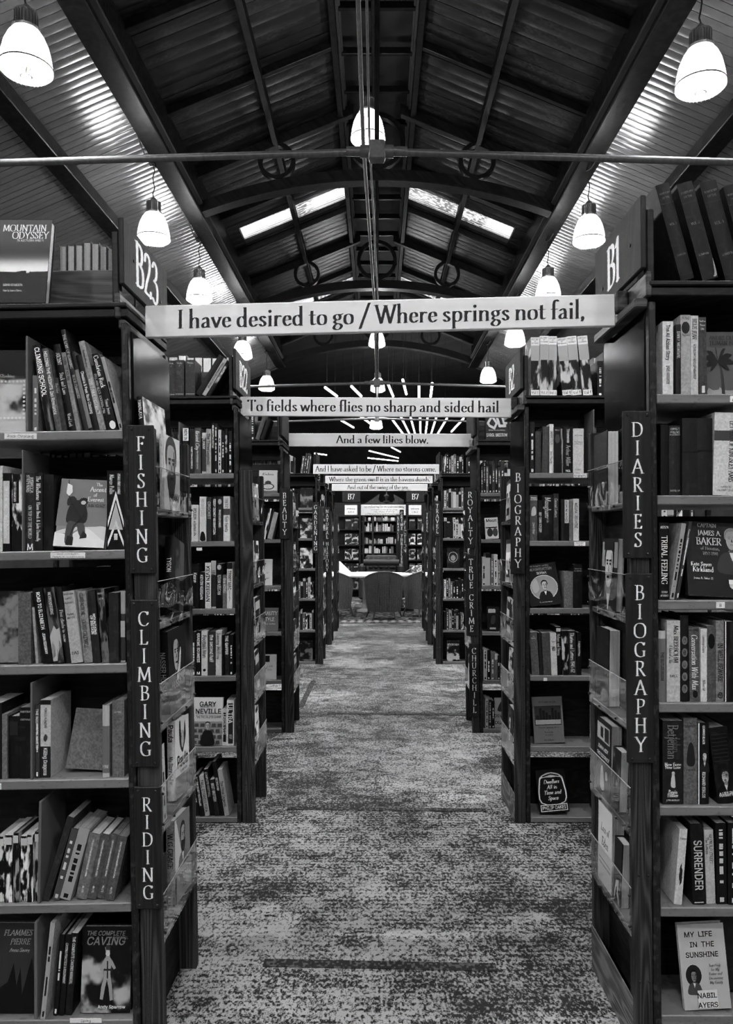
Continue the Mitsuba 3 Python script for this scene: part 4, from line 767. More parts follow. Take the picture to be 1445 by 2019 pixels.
# ------------------------------------------------------------------ bookcase B1 (right front)
for j, (x, w, h) in enumerate(((1339, 27, 194), (1381, 31, 196), (1427, 33, 198), (1472, 27, 192), (1512, 26, 190))): B('R1', 0, f'{x} {w} {h} .022 0 15.2 .19', 'A HISTORY;.2;.1;.13hs', 'OF THE;.2;.145;.13hs', 'VOL. %d;.2;.42;.16hs' % (j + 1), 'LONDON;.2;.74;.13hs', ('S', 'r', .06, .04, .79, .96, .80), ('S', 'r', .06, .04, .9, .96, .91), ('S', 'c', .3, [.7, .02, .85, .05, .97, .2, .97, .03]) if j == 1 else ('S', 'r', .05, .04, .05, .96, .06))
BACKS('R1', 1, 1300, 1445, 164, .5, (9, 20)); BACKS('R1', 2, 1300, 1445, 150, .4, (9, 20))
B('R1', 1, '1307 21 146 .62 0 0', 'The Ali Abbas Story;.03;.05;.53', 'JANE WARREN;.05;.6;.85s'); B('R1', 1, '1331 9.5 138 .05 0 0', 'EARLY MEDIEVAL;.6;.1;.6s'); B('R1', 1, '1341.5 20 158 .34 0 0', ('S', 'e', .05, .5, .84, .4, .075), 'A Dull;.04;.04;.22hs', 'Daphne;.04;.25;.22hs'); B('R1', 1, '1362.5 14.5 157 .52 0 0', 'BILLIE JEAN;.03;.04;.3s', 'A TAILOR TALKS OF HIMSELF;.05;.36;.8'); B('R1', 1, '1378 15.5 154 .11 0 1', 'Such a;.7;.05;.24hs', 'Pious;.7;.1;.24hs', 'Life;.7;.15;.24hs', ('S', 'r', .6, .3, .03, .7, .12))
FACE('R1', 1, '1391 110 133 .1 0', 'face out book with a large palm tree on its cover, bookcase under plate B1', ('r', .16, 0, 0, 1, 1), ('r', .5, 0, 0, 1, .03), ('p', .3, [0, .03, .0, .09, .1, .1, .12, .14, .2, .1, .3, .11, .32, .15, .4, .1, .6, .1, 1, .12, 1, .03]), ('p', .09, [.36, .03, .42, .03, .40, .3, .36, .5, .33, .55, .3, .54, .34, .42]),
     *[('c', .025, [.3, .54, .3 + .5 * a, .54 + .5 * b + .07, .3 + a, .54 + b, .3 + .5 * a, .54 + .5 * b - .03]) for a, b in ((-.26, .06), (-.2, .16), (-.04, .22), (.14, .2), (.26, .1), (.3, -.02), (-.26, -.08), (-.15, -.15), (.2, -.13))], ('l', .12, [.82, .05, .84, .4], .03), *[('c', .025, [.84, .4, .84 + .5 * a, .45 + .5 * b, .84 + a, .4 + b, .84 + .5 * a, .38 + .5 * b]) for a, b in ((-.16, .04), (-.1, .14), (.12, .12), (.14, 0), (-.12, -.08), (.1, -.08))], ('t', .02, 'ANDRE OUT OF', .46, .87, .075, .9, 's'), ('t', .02, 'HUMAN EGYPT', .46, .79, .075, .9, 's'), cov=(.16, 6), tilt=4, dy=.06)
LABEL('R1', 1, 1433, 14, 12, 'A', 'white shelf label with the letter A', 4)
B('R1', 2, '1303 15 140 .012 0 0'); B('R1', 2, '1319 22.5 138 .06 0 0', 'AMIEL\'S;.4;.05;.2hs', 'PHILINE;.4;.1;.2hs', ('S', 'r', .3, .04, .86, .96, .87), 'MACMILLAN;.35;.93;.16hs'); B('R1', 2, '1343 29.5 152 .045 0 0', ('S', 'r', .012, 0, .55, 1, .57)); B('R1', 2, '1373.5 30 152 .045 0 0', ('S', 'r', .012, 0, .57, 1, .59))
B('R1', 2, '1405 52 163 .58 0 -1.5', ('S', 'r', .12, .0, .66, 1, .78), 'LETTERS OF KINGSLEY AMIS;.05;.1;.84s2', 'EDITED BY;.05;.9;.07hs', 'ZACHARY LEADER;.05;.94;.07hs')
B('R1', 3, '1300 19.5 152 .02 0 0', 'ASTOR;.7;.06;.24hs', '+TRIBAL FEELING;.7;.17;.8s', 'JOHN;.6;.9;.2hs', 'MURRAY;.6;.945;.2hs'); B('R1', 3, '1321 9 152 .3 3 -9'); B('R1', 3, '1331 6 156 .1 3 -10', '+Kinsmen AVIATORS;.7;.1;.5s')
FACE('R1', 3, '1347 112 150 .05 0', 'dark face out book with a moustached man in a suit, bookcase under plate B1', ('r', .035, 0, 0, 1, 1), *person(.82, .76, .2, asp=.85, suit=.09, skin=.33, hair=.25, shade=.12), ('c', .45, [.73, .15, .78, .2, .86, .18, .89, .12, .84, .09, .77, .1]), *[('l', .45, [.80 + .025 * a, .13, .85 + .03 * a, .035 + .012 * a], .014) for a in range(4)], ('r', .7, .72, .16, .8, .22), ('t', .3, 'CAPTAIN', .38, .92, .07, .5, 's'), ('t', .6, 'JAMES A.', .42, .81, .09, .56, 's'), ('t', .5, 'BAKER', .4, .68, .13, .62, 's'), ('t', .25, 'of Houston,', .42, .61, .06, .4, 's'), ('t', .25, '1857-1941', .42, .54, .06, .4, 's'), ('t', .8, 'Kate Sayen', .06, .39, .07, .5, 'sl'), ('t', .8, 'Kirkland', .09, .31, .09, .5, 'sl'), ('t', .6, 'James A. Baker III', .1, .21, .04, .45, 'sl'), cov=(.05, 6), lean=-3, tilt=14, dy=.02, thick=.03)
LABEL('R1', 3, 1406, 17, 12, 'B', 'white shelf label with the letter B', 3)
B('R1', 4, '1298 14 140 .2 1 0', 'THE BUTLER ROOM;.05;.3;.7'); B('R1', 4, '1314 26 160 .45 0 0', '+Max BEERBOHM;.03;.06;.52s2'.lstrip('+'), 'A kind of a life;.06;.3;.52si1', 'HALL;.05;.68;.2hs'); B('R1', 4, '1341.5 16.5 170 .028 0 0', *[('S', 'e', .2, .5, .15 + .14 * a, .34, .05) for a in range(5)], *[('S', 'e', .03, .5, .15 + .14 * a, .2, .03) for a in range(5)]); B('R1', 4, '1360 20 147 .14 0 1', 'S.N. BEHRMAN;.04;.04;.16hs', 'Conversation With Max;.65;.1;.84si', ('S', 'e', .03, .5, .1, .25, .05)); B('R1', 4, '1381 12 144 .6 0 0', 'Guernsey Green;.04;.08;.33si', 'William Bell;.04;.7;.85s'); B('R1', 4, '1394 16.5 149 .14 0 0', ('S', 'e', .015, .5, .8, .4, .1)); B('R1', 4, '1411.5 16 160 .22 0 0', 'IN WELL BEWARE;.04;.28;.75s', ('S', 'e', .06, .5, .08, .3, .04), ('S', 'e', .22, .5, .08, .22, .03)); B('R1', 4, '1428.5 20 158 .03 2 0', ('S', 'r', .6, .0, 0, .12, 1))
B('R1', 5, '1306 40 165 .04 0 0', 'John;.14;.2;.4s2', 'Betjeman;.2;.05;.46s', 'New Fame;.75;.52;.16hs', 'New Love;.75;.555;.16hs', ('S', 'c', .5, [.4, .22, .44, .34, .56, .36, .62, .26, .6, .2]), ('S', 'e', .4, .52, .37, .08, .025), 'Bevis;.75;.85;.18hs', 'Hillier;.75;.89;.18hs', 'JOHN MURRAY;.6;.95;.08hs'); B('R1', 5, '1348 27 170 .17 0 0', 'THE;.04;.06;.1hs', 'GENERATIONS;.04;.09;.15hs', ('S', 'c', .05, [.2, .48, .3, .66, .5, .72, .7, .66, .8, .48, .5, .44]), 'A MEMOIR;.05;.6;.12hs'); B('R1', 5, '1376 22 160 .018 0 0', ('S', 'r', .65, 0, 0, .12, 1), *[('S', *a) for a in flat(person(.58, .58, .34, asp=.34, skin=.5, suit=.05), .58, .6)], 'CONRAD BLACK;.7;.03;.26', 'RICHARD SIKLOS;.6;.6;.92')
B('R1', 5, '1416 36 150 .014 0 7', *[('S', *a) for a in flat(person(.56, .34, .36, asp=.5, skin=.4, suit=.012), .34, .6)], 'A LIFE IN;.7;.87;.12h', 'POVERTY;.7;.9;.12h', *[('S', 'r', .05, .05, .55 + .05 * a, .9, .565 + .05 * a) for a in range(8)])
B('R1', 6, '1328 15.5 149 .52 0 -4.4', ('S', 'l', .05, [.5, .3, .7, .34, .4, .38, .7, .42, .45, .46, .6, .5], .05), 'Vance;.1;.12;.3hs')
B('R1', 6, '1366 26 158 .015 0 2', '+SURRENDER;.45;.2;.82', ('S', 'r', .4, .1, .02, .8, .035)); B('R1', 6, '1394 18 146 .4 0 2', 'REYNOLD STREET;.05;.06;.5s2', 'The Letters;.05;.1;.5s1'); B('R1', 6, '1414 20 160 .012 3 1'); B('R1', 6, '1435 24 160 .014 3 0')
FACE('R1', 7, '1350 92 160 .5 0', 'pale book titled My Life in the Sunshine, face out at the lower right corner', ('r', .42, 0, 0, 1, 1), ('t', .02, 'MY  LIFE', .44, .85, .105, .6), ('t', .02, 'IN  THE', .5, .73, .105, .55), ('t', .02, 'SUNSHINE', .48, .61, .105, .7), ('e', .04, .26, .4, .17, .125), *person(.26, .39, .11, asp=.72, skin=.22, hair=.015, suit=.12, shade=.1), ('t', .06, 'Searching', .72, .50, .055, .4, 'si'), ('t', .06, 'for My', .72, .45, .055, .3, 'si'), ('t', .06, 'Father and', .72, .40, .055, .4, 'si'), ('t', .06, 'Discovering', .72, .35, .055, .4, 'si'), ('t', .06, 'My Family', .72, .30, .055, .4, 'si'), ('r', .6, .3, .02, .72, .23), ('t', .02, 'NABIL', .5, .14, .1, .42), ('t', .02, 'AYERS', .5, .03, .1, .42), cov=(.42, 6), lean=3, tilt=7, dy=.02, ptone=.6)
q = name('storage_box'); m = bx(CASES['R1']['X'](.24), CASES['R1']['X'](.6), 2.315, 2.40, .1005, .375, .02); put(q, m, 'm_case'); tag(q, 'dark box behind the pale face out book on the lowest shelf at right front', 'box')
# ------------------------------------------------------------------ bookcase B22
for x, w in ((329, 15.5), (345.5, 17.5), (366, 19)): B('L2', 0, f'{x} {w} 72 .09 0 0', 'Works;.4;.08;.2hs', 'of;.4;.15;.16hs', ('S', 'r', .4, .05, .06, .95, .075))
B('L2', 0, '381 13 90 .02 0 -31'); B('L2', 0, '397.5 7.5 84 .32 0 -31', 'The Guinness Book of Football;.03;.1;.8'); B('L2', 0, '407.5 7.5 70 .012 0 -31', "MARTIN O'NEILL;.75;.05;.6s")
BACKS('L2', 0, 331, 452, 95, .75, (13, 19), .2)
BACKS('L2', 1, 331, 466, 118, .75, (3.5, 6), 0); BACKS('L2', 2, 380, 466, 108, .6, (7, 18))
DIVIDER('L2', 1, 353, 102, th=3); B('L2', 1, '337 15 82 .22 2 0'); B('L2', 1, '361 11 90 .03 0 0', ('S', 'r', .7, 0, .72, 1, 1), 'MEN IN;.03;.03;.26'); B('L2', 1, '374 9.5 88 .05 0 0', 'HAMILTON ACADEMICAL;.7;.4;.9'); B('L2', 1, '384 12 90 .12 0 0', 'Bristol City;.8;.06;.48si', 'the complete record;.5;.5;.9'); B('L2', 1, '397.5 8.5 81 .1 1 0', 'FULHAM;.6;.05;.4'); B('L2', 1, '406.5 9.5 88 .34 0 0', '+The Three Legends;.03;.1;.8'); B('L2', 1, '417 5.5 100 .02 0 0', 'NEWCASTLE UNITED;.8;.05;.5'); B('L2', 1, '423 6 98 .04 3 0'); B('L2', 1, '430 6 86 .5 3 0'); B('L2', 1, '436.5 6 84 .02 3 0'); B('L2', 1, '443 5.5 88 .016 0 0', 'ROTTER - HITS;.8;.15;.6'); B('L2', 1, '449.5 8 84 .05 3 0')
B('L2', 2, '377 14 72 .55 0 0', 'ROUGH;.03;.1;.4', 'a football life;.1;.45;.85'); B('L2', 2, '394 12.5 88 .6 0 0', 'ANDREW COLE;.3;.05;.45s', ('S', 'c', .02, [.1, .02, .2, .18, .5, .22, .8, .16, .9, .02])); B('L2', 2, '407.5 9 87 .08 0 0', 'CROCKET;.5;.1;.7'); B('L2', 2, '417.5 10.5 88 .014 0 0', 'TEDDY DEDNEY REDEMPTION;.75;.05;.85'); B('L2', 2, '428.5 10.5 88 .06 0 0', 'PAOLO DI CANIO;.75;.3;.7', ('S', 'e', .4, .5, .88, .35, .06)); B('L2', 2, '440.5 13 88 .6 0 0', ('S', 'r', .12, 0, .58, 1, .72), 'DINGLEY;.05;.05;.28s', 'Sick Family;.05;.45;.8')
LABEL('L2', 2, 389, 11, 6, '', 'tiny white tag under the third shelf of the B22 bookcase', 12)
B('L2', 3, '378 14 88 .014 0 0', 'Keane;.6;.2;.42'); B('L2', 3, '393.5 9 72 .016 0 0', 'KEVIN KEEGAN;.8;.08;.75'); B('L2', 3, '404 11.5 90 .62 0 0', 'KEVIN KEEGAN;.02;.08;.92'); B('L2', 3, '416 9.5 94 .08 1 0', 'KEVIN KEEGAN;.04;.2;.6s'); B('L2', 3, '426.5 11.5 88 .012 0 0', 'KEVIN KEEGAN;.6;.25;.7s', ('S', 'e', .4, .5, .92, .36, .06)); B('L2', 3, '438.5 9 66 .2 0 0', 'the KING;.6;.1;.55'); B('L2', 3, '448 10.5 90 .6 0 0', ('S', 'r', .03, 0, .86, 1, 1), 'TERRY MAC;.02;.17;.6', 'Living for the Moment;.06;.62;.85')
B('L2', 4, '377 9 86 .05 3 0'); B('L2', 4, '387 9.5 88 .016 0 0', 'GRAEME SOUNESS;.8;.05;.7', 'M;.8;.94;.6h'); B('L2', 4, '397 12 88 .6 0 0', 'Football Man;.04;.1;.6', ('S', 'e', .05, .5, .12, .25, .03)); B('L2', 4, '410 14.5 87 .09 0 0', 'the second half;.75;.08;.7'); B('L2', 4, '425.5 11.5 88 .55 0 0', 'Sammy McIlroy;.04;.05;.9s'); B('L2', 4, '438 3 80 .02 0 0'); B('L2', 4, '442 9.5 82 .05 0 0', '+THE GAFFER;.75;.05;.5', ('S', 'e', .03, .5, .1, .35, .05)); B('L2', 4, '452.5 7 80 .012 3 0')
FACE('L2', 5, '378 60 93 .5 0', 'white face out book picturing a man in a dark jumper among stadium seats', ('r', .6, 0, .5, 1, 1), ('r', .28, 0, 0, 1, .5), *[('p', .12, [.02 + .19 * a + .06 * (b % 2), .03 + .12 * b, .16 + .19 * a + .06 * (b % 2), .03 + .12 * b, .15 + .19 * a + .06 * (b % 2), .1 + .12 * b, .03 + .19 * a + .06 * (b % 2), .1 + .12 * b]) for a in range(5) for b in range(4)], *person(.52, .41, .13, asp=.72, skin=.4, suit=.03, shirt=.03), ('c', .03, [.3, .02, .34, .2, .5, .28, .68, .22, .74, .02]), ('t', .02, 'GARY', .52, .82, .15, .55), ('t', .02, 'NEVILLE', .54, .67, .15, .84), ('t', .02, "THE PEOPLE'S GAME", .54, .575, .075, .84), cov=(.6, 6), tilt=5, dy=.02)
B('L2', 5, '436.5 9 72 .5 0 0', ('S', 'r', .03, .2, .1, .8, .9), 'LEEDS UTD;.6;.14;.8'); B('L2', 5, '446 14 90 .55 0 0', ('S', 'r', .06, .2, .05, .85, .93), 'ULTRA;.6;.1;.7', ('S', 'r', .5, .3, .15, .75, .25))
for x, w, h, tn, tx in ((376, 8, 86, .5, 'FOOTBALL;.04;.1;.6'), (385.5, 8.5, 104, .03, '+1972-73;.85;.45;.95'), (395, 9, 82, .03, 'I AM THE SECRET FOOTBALLER;.7;.05;.75'), (405, 8.5, 80, .4, 'TALL STORIES FIFA;.03;.1;.9'), (414.5, 9, 92, .02, 'COMPLETE FOOTBALL;.4;.06;.6'), (424.5, 9, 72, .05, 'BEST BRITISH;.6;.1;.6'), (434.5, 7.5, 108, .02, 'SCREAM;.5;.3;.6'), (443, 9, 92, .32, 'The Three Legends;.03;.25;.8')): B('L2', 6, f'{x} {w} {h} {tn} 0 9', tx)
# ------------------------------------------------------------------ bookcase B2
for j, (x, w, a) in enumerate(((1046, 17, 0), (1064, 16.5, 0), (1081.5, 16.5, 0), (1108, 19, 5.5), (1128.5, 19, 5.5), (1149, 19.5, 5.5))): B('R2', 0, f'{x} {w} {118 - (j % 3 == 0) * 3} .3 2 {a}', ('S', 'r', .7, 0, .86, 1, 1), ('S', 'r', .35, 0, .6, 1, .86), ('S', 'r', .7, .02, .01, .98, .1), 'HISTORY;.04;.035;.17h', 'of;.04;.065;.14h', 'NORTHUMBERLAND;.04;.1;.14h', ('Vol 2' if j < 3 else 'Vol 4') + ';.04;.945;.3hs')
BACKS('R2', 0, 1171, 1200, 95, .6, (7, 10)); BACKS('R2', 1, 1046, 1160, 118, .7, (6, 24)); BACKS('R2', 2, 1060, 1150, 108, .6, (8, 16))
DIVIDER('R2', 1, 1168, 125, th=2.5)
B('R2', 1, '1044.5 10 101 .05 3 0'); B('R2', 1, '1055 11.5 82 .1 0 0'); B('R2', 1, '1067.5 12.5 92 .12 0 -2'); B('R2', 1, '1081 8 97 .62 0 0', 'MANUELA;.03;.15;.5s', 'Jean Plaidy;.05;.55;.8s'); B('R2', 1, '1089.5 13 90 .012 0 0', ('S', 'e', .12, .5, .75, .38, .1), 'MAGIC;.4;.06;.2hs'); B('R2', 1, '1103.5 5.5 88 .2 2 0'); B('R2', 1, '1109.5 19 92 .014 0 0', 'Timebends;.5;.05;.35', 'Arthur Miller;.3;.4;.85s', 'NEL;.7;.95;.2h'); B('R2', 1, '1129.5 21 88 .52 0 0', 'Ann Granger;.1;.15;.12hs', 'The Aristocrat;.1;.3;.13hs', 'of Repertoire;.1;.34;.12hs', 'Gollancz;.1;.92;.14hs')
LABEL('R2', 1, 1129, 26, 8, 'Biography', 'white shelf label reading Biography under the second shelf of the B2 bookcase', 1)
B('R2', 2, '1044.5 15 90 .15 0 0', 'IRISH;.6;.06;.2h', 'NATION;.6;.1;.2h', ('S', 'c', .5, [.2, .55, .3, .72, .7, .74, .8, .58]), 'Life of Otter;.6;.6;.85i'); B('R2', 2, '1060.5 8 80 .03 0 0', 'MY OWN STORY;.5;.3;.8'); B('R2', 2, '1069 21.5 90 .015 2 0', 'Maugham;.45;.05;.5s', 'A Life;.35;.5;.6s'); B('R2', 2, '1091.5 10 93 .08 0 0', 'Conrad Letters;.5;.1;.5si'); B('R2', 2, '1106 6 82 .06 0 0'); B('R2', 2, '1112.5 9.5 83 .02 0 0', ('S', 'r', .6, .1, .42, .95, .97), 'DESMOND MORRIS;.03;.05;.56'); B('R2', 2, '1122.5 7 78 .2 0 0'); B('R2', 2, '1130 11 83 .55 0 0', 'WILLIAM GERHARDIE;.05;.1;.7s')
LABEL('R2', 2, 1130, 22, 8, 'North East/Interest', 'small white two line label under the third shelf of the B2 bookcase', 2)
FACE('R2', 3, '1046 62 84 .02 0', 'dark leaning face out book with a man in an oval frame above the fifth shelf', ('r', .02, 0, 0, 1, 1), ('e', .6, .52, .42, .44, .3), ('e', .3, .52, .42, .42, .285), ('c', .45, [.2, .3, .14, .5, .3, .64, .36, .4]), *person(.54, .46, .16, asp=.85, skin=.45, suit=.015), ('t', .35, 'SIR FRANCIS I. WORKS', .46, .92, .05, .8, 's'), ('t', .3, 'MOUNTBATTEN', .48, .83, .085, .94, 's'), ('t', .65, 'BURMA', .5, .74, .08, .42, 's'), ('t', .6, 'The story of an admiral', .5, .06, .035, .6, 's'), cov=(.02, 6), lean=6, tilt=14, thick=.03, dy=.02)
B('R2', 3, '1112 18 72 .2 0 0'); B('R2', 3, '1130.5 17 86 .022 0 0', 'THE BRITISH;.3;.1;.12hs', 'RAJ MODERN;.3;.15;.12hs')
B('R2', 4, '1049 15 84 .16 0 3.5', 'THE;.6;.1;.14hs', 'RIVER;.6;.14;.18hs'); B('R2', 4, '1065 7 83 .04 0 3'); B('R2', 4, '1072 14 83 .13 0 3'); B('R2', 4, '1087 11.5 83 .55 0 2', ('S', 'e', .04, .5, .62, .28, .05), ('S', 'e', .5, .5, .62, .2, .035), 'Hughes;.05;.2;.2hs', 'at;.05;.26;.16hs', 'Morton;.05;.32;.2hs'); B('R2', 4, '1098 10.5 95 .014 0 2', ('S', 'r', .5, .1, .9, .9, .97), 'Nelson and Emma;.5;.15;.6s'); B('R2', 4, '1109 12 87 .34 2 2'); B('R2', 4, '1121.5 14.5 87 .07 0 1.5', 'Diaries and Letters 1945-62;.7;.05;.94s'); B('R2', 4, '1137 9 84 .014 0 0', 'A Night of Fires;.6;.2;.55')
LABEL('R2', 4, 1070, 7, 6, '', 'small blank white tag on the fifth shelf edge of the B2 bookcase', 4)
FACE('R2', 5, '1056 60 90 .2 0', 'plain grey face out paperback with a village engraving, bookcase under plate B2', ('r', .2, 0, 0, 1, 1), ('r', .08, .06, .38, .94, .8), ('r', .3, .08, .4, .92, .5), *[('r', .03, .12 + .1 * a, .5, .2 + .1 * a, .6 + .05 * (a * 7 % 4)) for a in range(8)], ('t', .05, 'ST THOMAS OF DISS', .5, .87, .05, .8, 's'), ('t', .03, 'The history, foundation and use', .5, .32, .045, .84, 's'), ('t', .03, 'of', .5, .27, .04, .2, 's'), ('t', .03, 'freemasonry', .5, .22, .045, .5, 's'), ('t', .03, 'its treasures', .5, .16, .045, .5, 's'), ('t', .03, 'John Bridgeman', .5, .05, .045, .5, 's'), cov=(.2, 6), lean=2, tilt=8, dy=.05)
FACE('R2', 6, '1066 58 82 .012 0', 'black face out book titled Dwellers All in Time and Space in white script', ('r', .02, 0, 0, 1, 1), ('c', .62, [.08, .24, .08, .74, .2, .88, .5, .94, .8, .88, .92, .74, .92, .24]), ('c', .012, [.12, .25, .12, .72, .22, .82, .5, .82, .78, .82, .88, .72, .88, .25]), ('r', .6, .04, .04, .96, .2), ('r', .02, .07, .06, .93, .18), ('l', .03, [.22, .85, .5, .9, .78, .85], .015), ('t', .7, 'Dwellers', .5, .68, .13, .7, 'si'), ('t', .7, 'All in', .5, .555, .13, .5, 'si'), ('t', .7, 'Time and', .5, .43, .13, .68, 'si'), ('t', .7, 'Space', .5, .30, .13, .5, 'si'), ('t', .65, 'PHILIP OAKES', .5, .085, .11, .8), cov=(.012, 6), lean=5, tilt=12, thick=.03, dy=.03, ptone=.6)
# ------------------------------------------------------------------ the cases farther back
B('L3', 0, '483 9 70 .04 3 0'); B('L3', 0, '493 9.5 70 .03 3 0'); B('L3', 0, '503 8 50 .16 0 -18'); B('L3', 0, '513 7.5 44 .02 0 -20')
BACKS('L3', 1, 497, 546, 60 * 1.38, .7, (3, 5), 0)
FACE('L3', 1, '510 36 45 .6 0', 'white face out book with a drawing of stacked shapes by the BEAUTY sign', ('r', .55, 0, 0, 1, 1), ('r', .2, 0, 0, 1, .1), ('e', .1, .5, .28, .34, .14), ('e', .1, .5, .44, .17, .1), ('e', .55, .5, .28, .28, .1), ('t', .03, 'EGuidance', .5, .78, .12, .8, 's'), cov=(.55, 6), tilt=4)
B('L3', 2, '517 6 62 .5 2 -12'); B('L3', 2, '527 9 54 .35 0 -14'); FACE('L3', 3, '518 18 52 .62 0', 'slim white book face out on the fourth shelf by the BEAUTY sign', ('t', .1, 'and', .5, .45, .14, .5, 's'), ('t', .1, 'April', .5, .25, .14, .6, 's'), cov=(.6, 6), tilt=4)
FACE('L3', 4, '510 38 46 .2 0', 'grey face out book with BEAUTY in large letters on its cover', ('r', .2, 0, 0, 1, 1), ('t', .65, 'BEAUTY', .55, .68, .2, .8, 's'), ('t', .65, 'STYLE', .5, .42, .2, .6, 's'), ('t', .5, 'a modern handbook', .5, .28, .08, .7, 's'), cov=(.2, 6), tilt=6)
FACE('L3', 5, '518 26 49 .55 0', 'white paperback with small black print, face out on the sixth shelf by the BEAUTY sign', ('r', .55, 0, 0, 1, 1), ('r', .03, .1, .7, .5, .95), ('t', .03, 'IT CAN', .5, .5, .12, .7, 's'), ('t', .03, 'FEED', .5, .35, .12, .6, 's'), cov=(.55, 6), tilt=4)
FACE('R3', 0, '957 46 56 .04 0', 'dark book with white looped lettering, face out on top of the third right bookcase', ('l', .6, [.12, .6, .3, .85, .5, .6, .4, .42, .2, .5, .12, .6], .045), ('l', .6, [.5, .85, .62, .5, .9, .5], .05), ('l', .6, [.7, .95, .82, .6, .95, .62], .05), ('t', .6, 'CAROL BRISTOW', .5, .12, .13, .9), ('t', .5, 'the true story of a detective', .5, .33, .05, .7), cov=(.05, 6), tilt=5)
FILL('R3', 1, 948, 1006, 64, 31, w=(4.5, 8), dark=.35, styles=(3, 3, 1, 3))
FACE('R3', 2, '958 26 42 .6 0', 'white face out book with two faces below the word Moon', ('r', .6, 0, 0, 1, 1), ('t', .03, 'Moon', .5, .8, .22, .8), ('e', .08, .35, .3, .22, .2), ('e', .12, .75, .3, .2, .2), ('r', .05, .05, .5, .9, .56), cov=(.6, 6), lean=3, tilt=5)
FILL('R3', 3, 950, 986, 62, 33, w=(5, 9), dark=.5, styles=(3, 3, 3, 1)); FACE('R3', 4, '961 24 48 .02 0', 'black face out book with a pale band, fifth shelf by the TRUE CRIME sign', ('r', .012, 0, 0, 1, 1), ('r', .5, .1, .74, .7, .9), ('c', .1, [.3, .3, .4, .6, .7, .6, .6, .3]), ('r', .4, .2, .06, .7, .14), cov=(.02, 6))
FILL('R3', 5, 953, 988, 60, 35, w=(5, 9), dark=.45, styles=(3, 3, 3, 1)); FILL('R3', 6, 957, 975, 58, 36, w=(4.5, 8), dark=.6, styles=(3, 3, 1)); FACE('R3', 6, '975 30 58 .4 0', 'pale book with bold dark letters, face out on the lowest shelf by the CHURCHILL sign', ('r', .45, 0, 0, 1, 1), ('c', .1, [.2, .6, .5, .9, .8, .7, .5, .55]), ('t', .02, 'DEVIL', .4, .35, .2, .8), ('t', .02, 'DUKE', .4, .12, .2, .8), cov=(.4, 6), tilt=3)
for cid, x0, x1, sd in (('L4', 588, 618, 40), ('R4', 875, 914, 60), ('L5', 622, 640, 80), ('R5', 856, 874, 100)):
    fa = {('L4', 1): .15, ('L4', 2): .35, ('L4', 3): .6, ('L4', 6): .12, ('R4', 3): .06, ('R4', 6): .3, ('L5', 2): .4, ('R5', 3): .5, ('L5', 5): .3}
    for i in range(7):
        if (cid, i) in fa:
            tn = fa[cid, i]; k = CASES[cid]['k']; hh = {'4': 40, '5': 33}[cid[1]]; wd = 25 if cid[1] == '4' else 19
            FACE(cid, i, f'{x0 + 3 if cid[0] == "L" else x0 + 6} {wd} {hh} {tn} 2', f'{tword(tn)} face out picture book, {ORD[i]} shelf, bookcase {CASES[cid]["where"]}', *([('e', .6, .5, .55, .36, .26), ('e', .05, .5, .55, .33, .235), ('e', .3, .5, .5, .2, .14)] if (cid, i) == ('R4', 3) else [('r', .02, 0, .72, 1, .95), ('t', .6, 'MOUNTAIN', .5, .76, .16, .9)] if (cid, i) == ('R4', 6) else []), cov=(tn, 2), tilt=5, mass=cid[1] == '5')
        else: FILL(cid, i, x0 + (4 if (cid, i) == ('L4', 0) else 0), x1 - 9 * (i == 0 and cid[0] == 'L') , 40 if cid[1] == '4' else 34, sd + i, lean=-8 if (cid, i) == ('L4', 0) else 0, w=(3.4, 6) if cid[1] == '4' else (2.8, 4.6), dark=.4, styles=(3, 3, 1, 2), mass=True)
for cid, x0, x1, sd in (('L6', 638, 648, 120), ('R6', 847, 858, 140)):
    for i in range(7): FILL(cid, i, x0, x1, 30, sd + i, w=(2.4, 4), dark=.4, styles=(3, 3, 1, 2), mass=True)
# the rest of these shelves, hidden by the cases in front
for cid, x0, x1, h, w in (('L2', 128, 324, 84, (6, 15)), ('R2', 1178, 1370, 84, (6, 15)), ('L3', 330, 476, 58, (4, 10)), ('R3', 1012, 1150, 58, (4, 10)), ('L4', 478, 580, 38, (3, 7)), ('R4', 922, 1020, 38, (3, 7))):
    for i in range(7): FILL(cid, i, x0, x1, h, 300 + i + x0, w=w, dark=.5, mass=True)
# ------------------------------------------------------------------ books in the clear pockets, facing the aisle
POCK = dict(L1=(1.58, 1.24, .937, .637, .317), R1=(1.60, 1.26, .945, .638, .345))
def POCKET(cid, j, y, h, t, tone, style, label, *pr, cov=None, thick=.02, tilt=2, lean=0, u=.004, ptone=.6, mass=False):
    """A book in pocket j of a rack; y its near edge from the rack's near post, t its width along the aisle."""
    tilt = min(tilt, 4.6 if u > .015 else 2.2); thick = min(thick, .04); c = CASES[cid]; s = c['s']; z = POCK.get(cid, (1.58, 1.24, .937, .637, .317))[j] + .001 + thick * math.sin(math.radians(tilt)) + t / 2 * math.sin(math.radians(abs(lean))) + abs(c['sh']) * .07
    xf = c['X'](u) - c['sh'] * (z - 1.5)
    if s < 0: M = trans(xf - thick, c['d0'] + y, z) @ trans(thick, 0, 0) @ rot('y', -tilt) @ trans(-thick, 0, 0) @ trans(0, t / 2, 0) @ rot('x', lean) @ trans(0, -t / 2, 0)
    else: M = trans(xf, c['d0'] + y + t, z) @ rot('z', 180) @ rot('y', -tilt) @ trans(-thick, 0, 0) @ trans(0, t / 2, 0) @ rot('x', lean) @ trans(0, -t / 2, 0)
    return add_book(M, thick, h, t, tone, style, label, pr, cov=cov, ptone=ptone, group='books in the rack pockets', mass=mass)
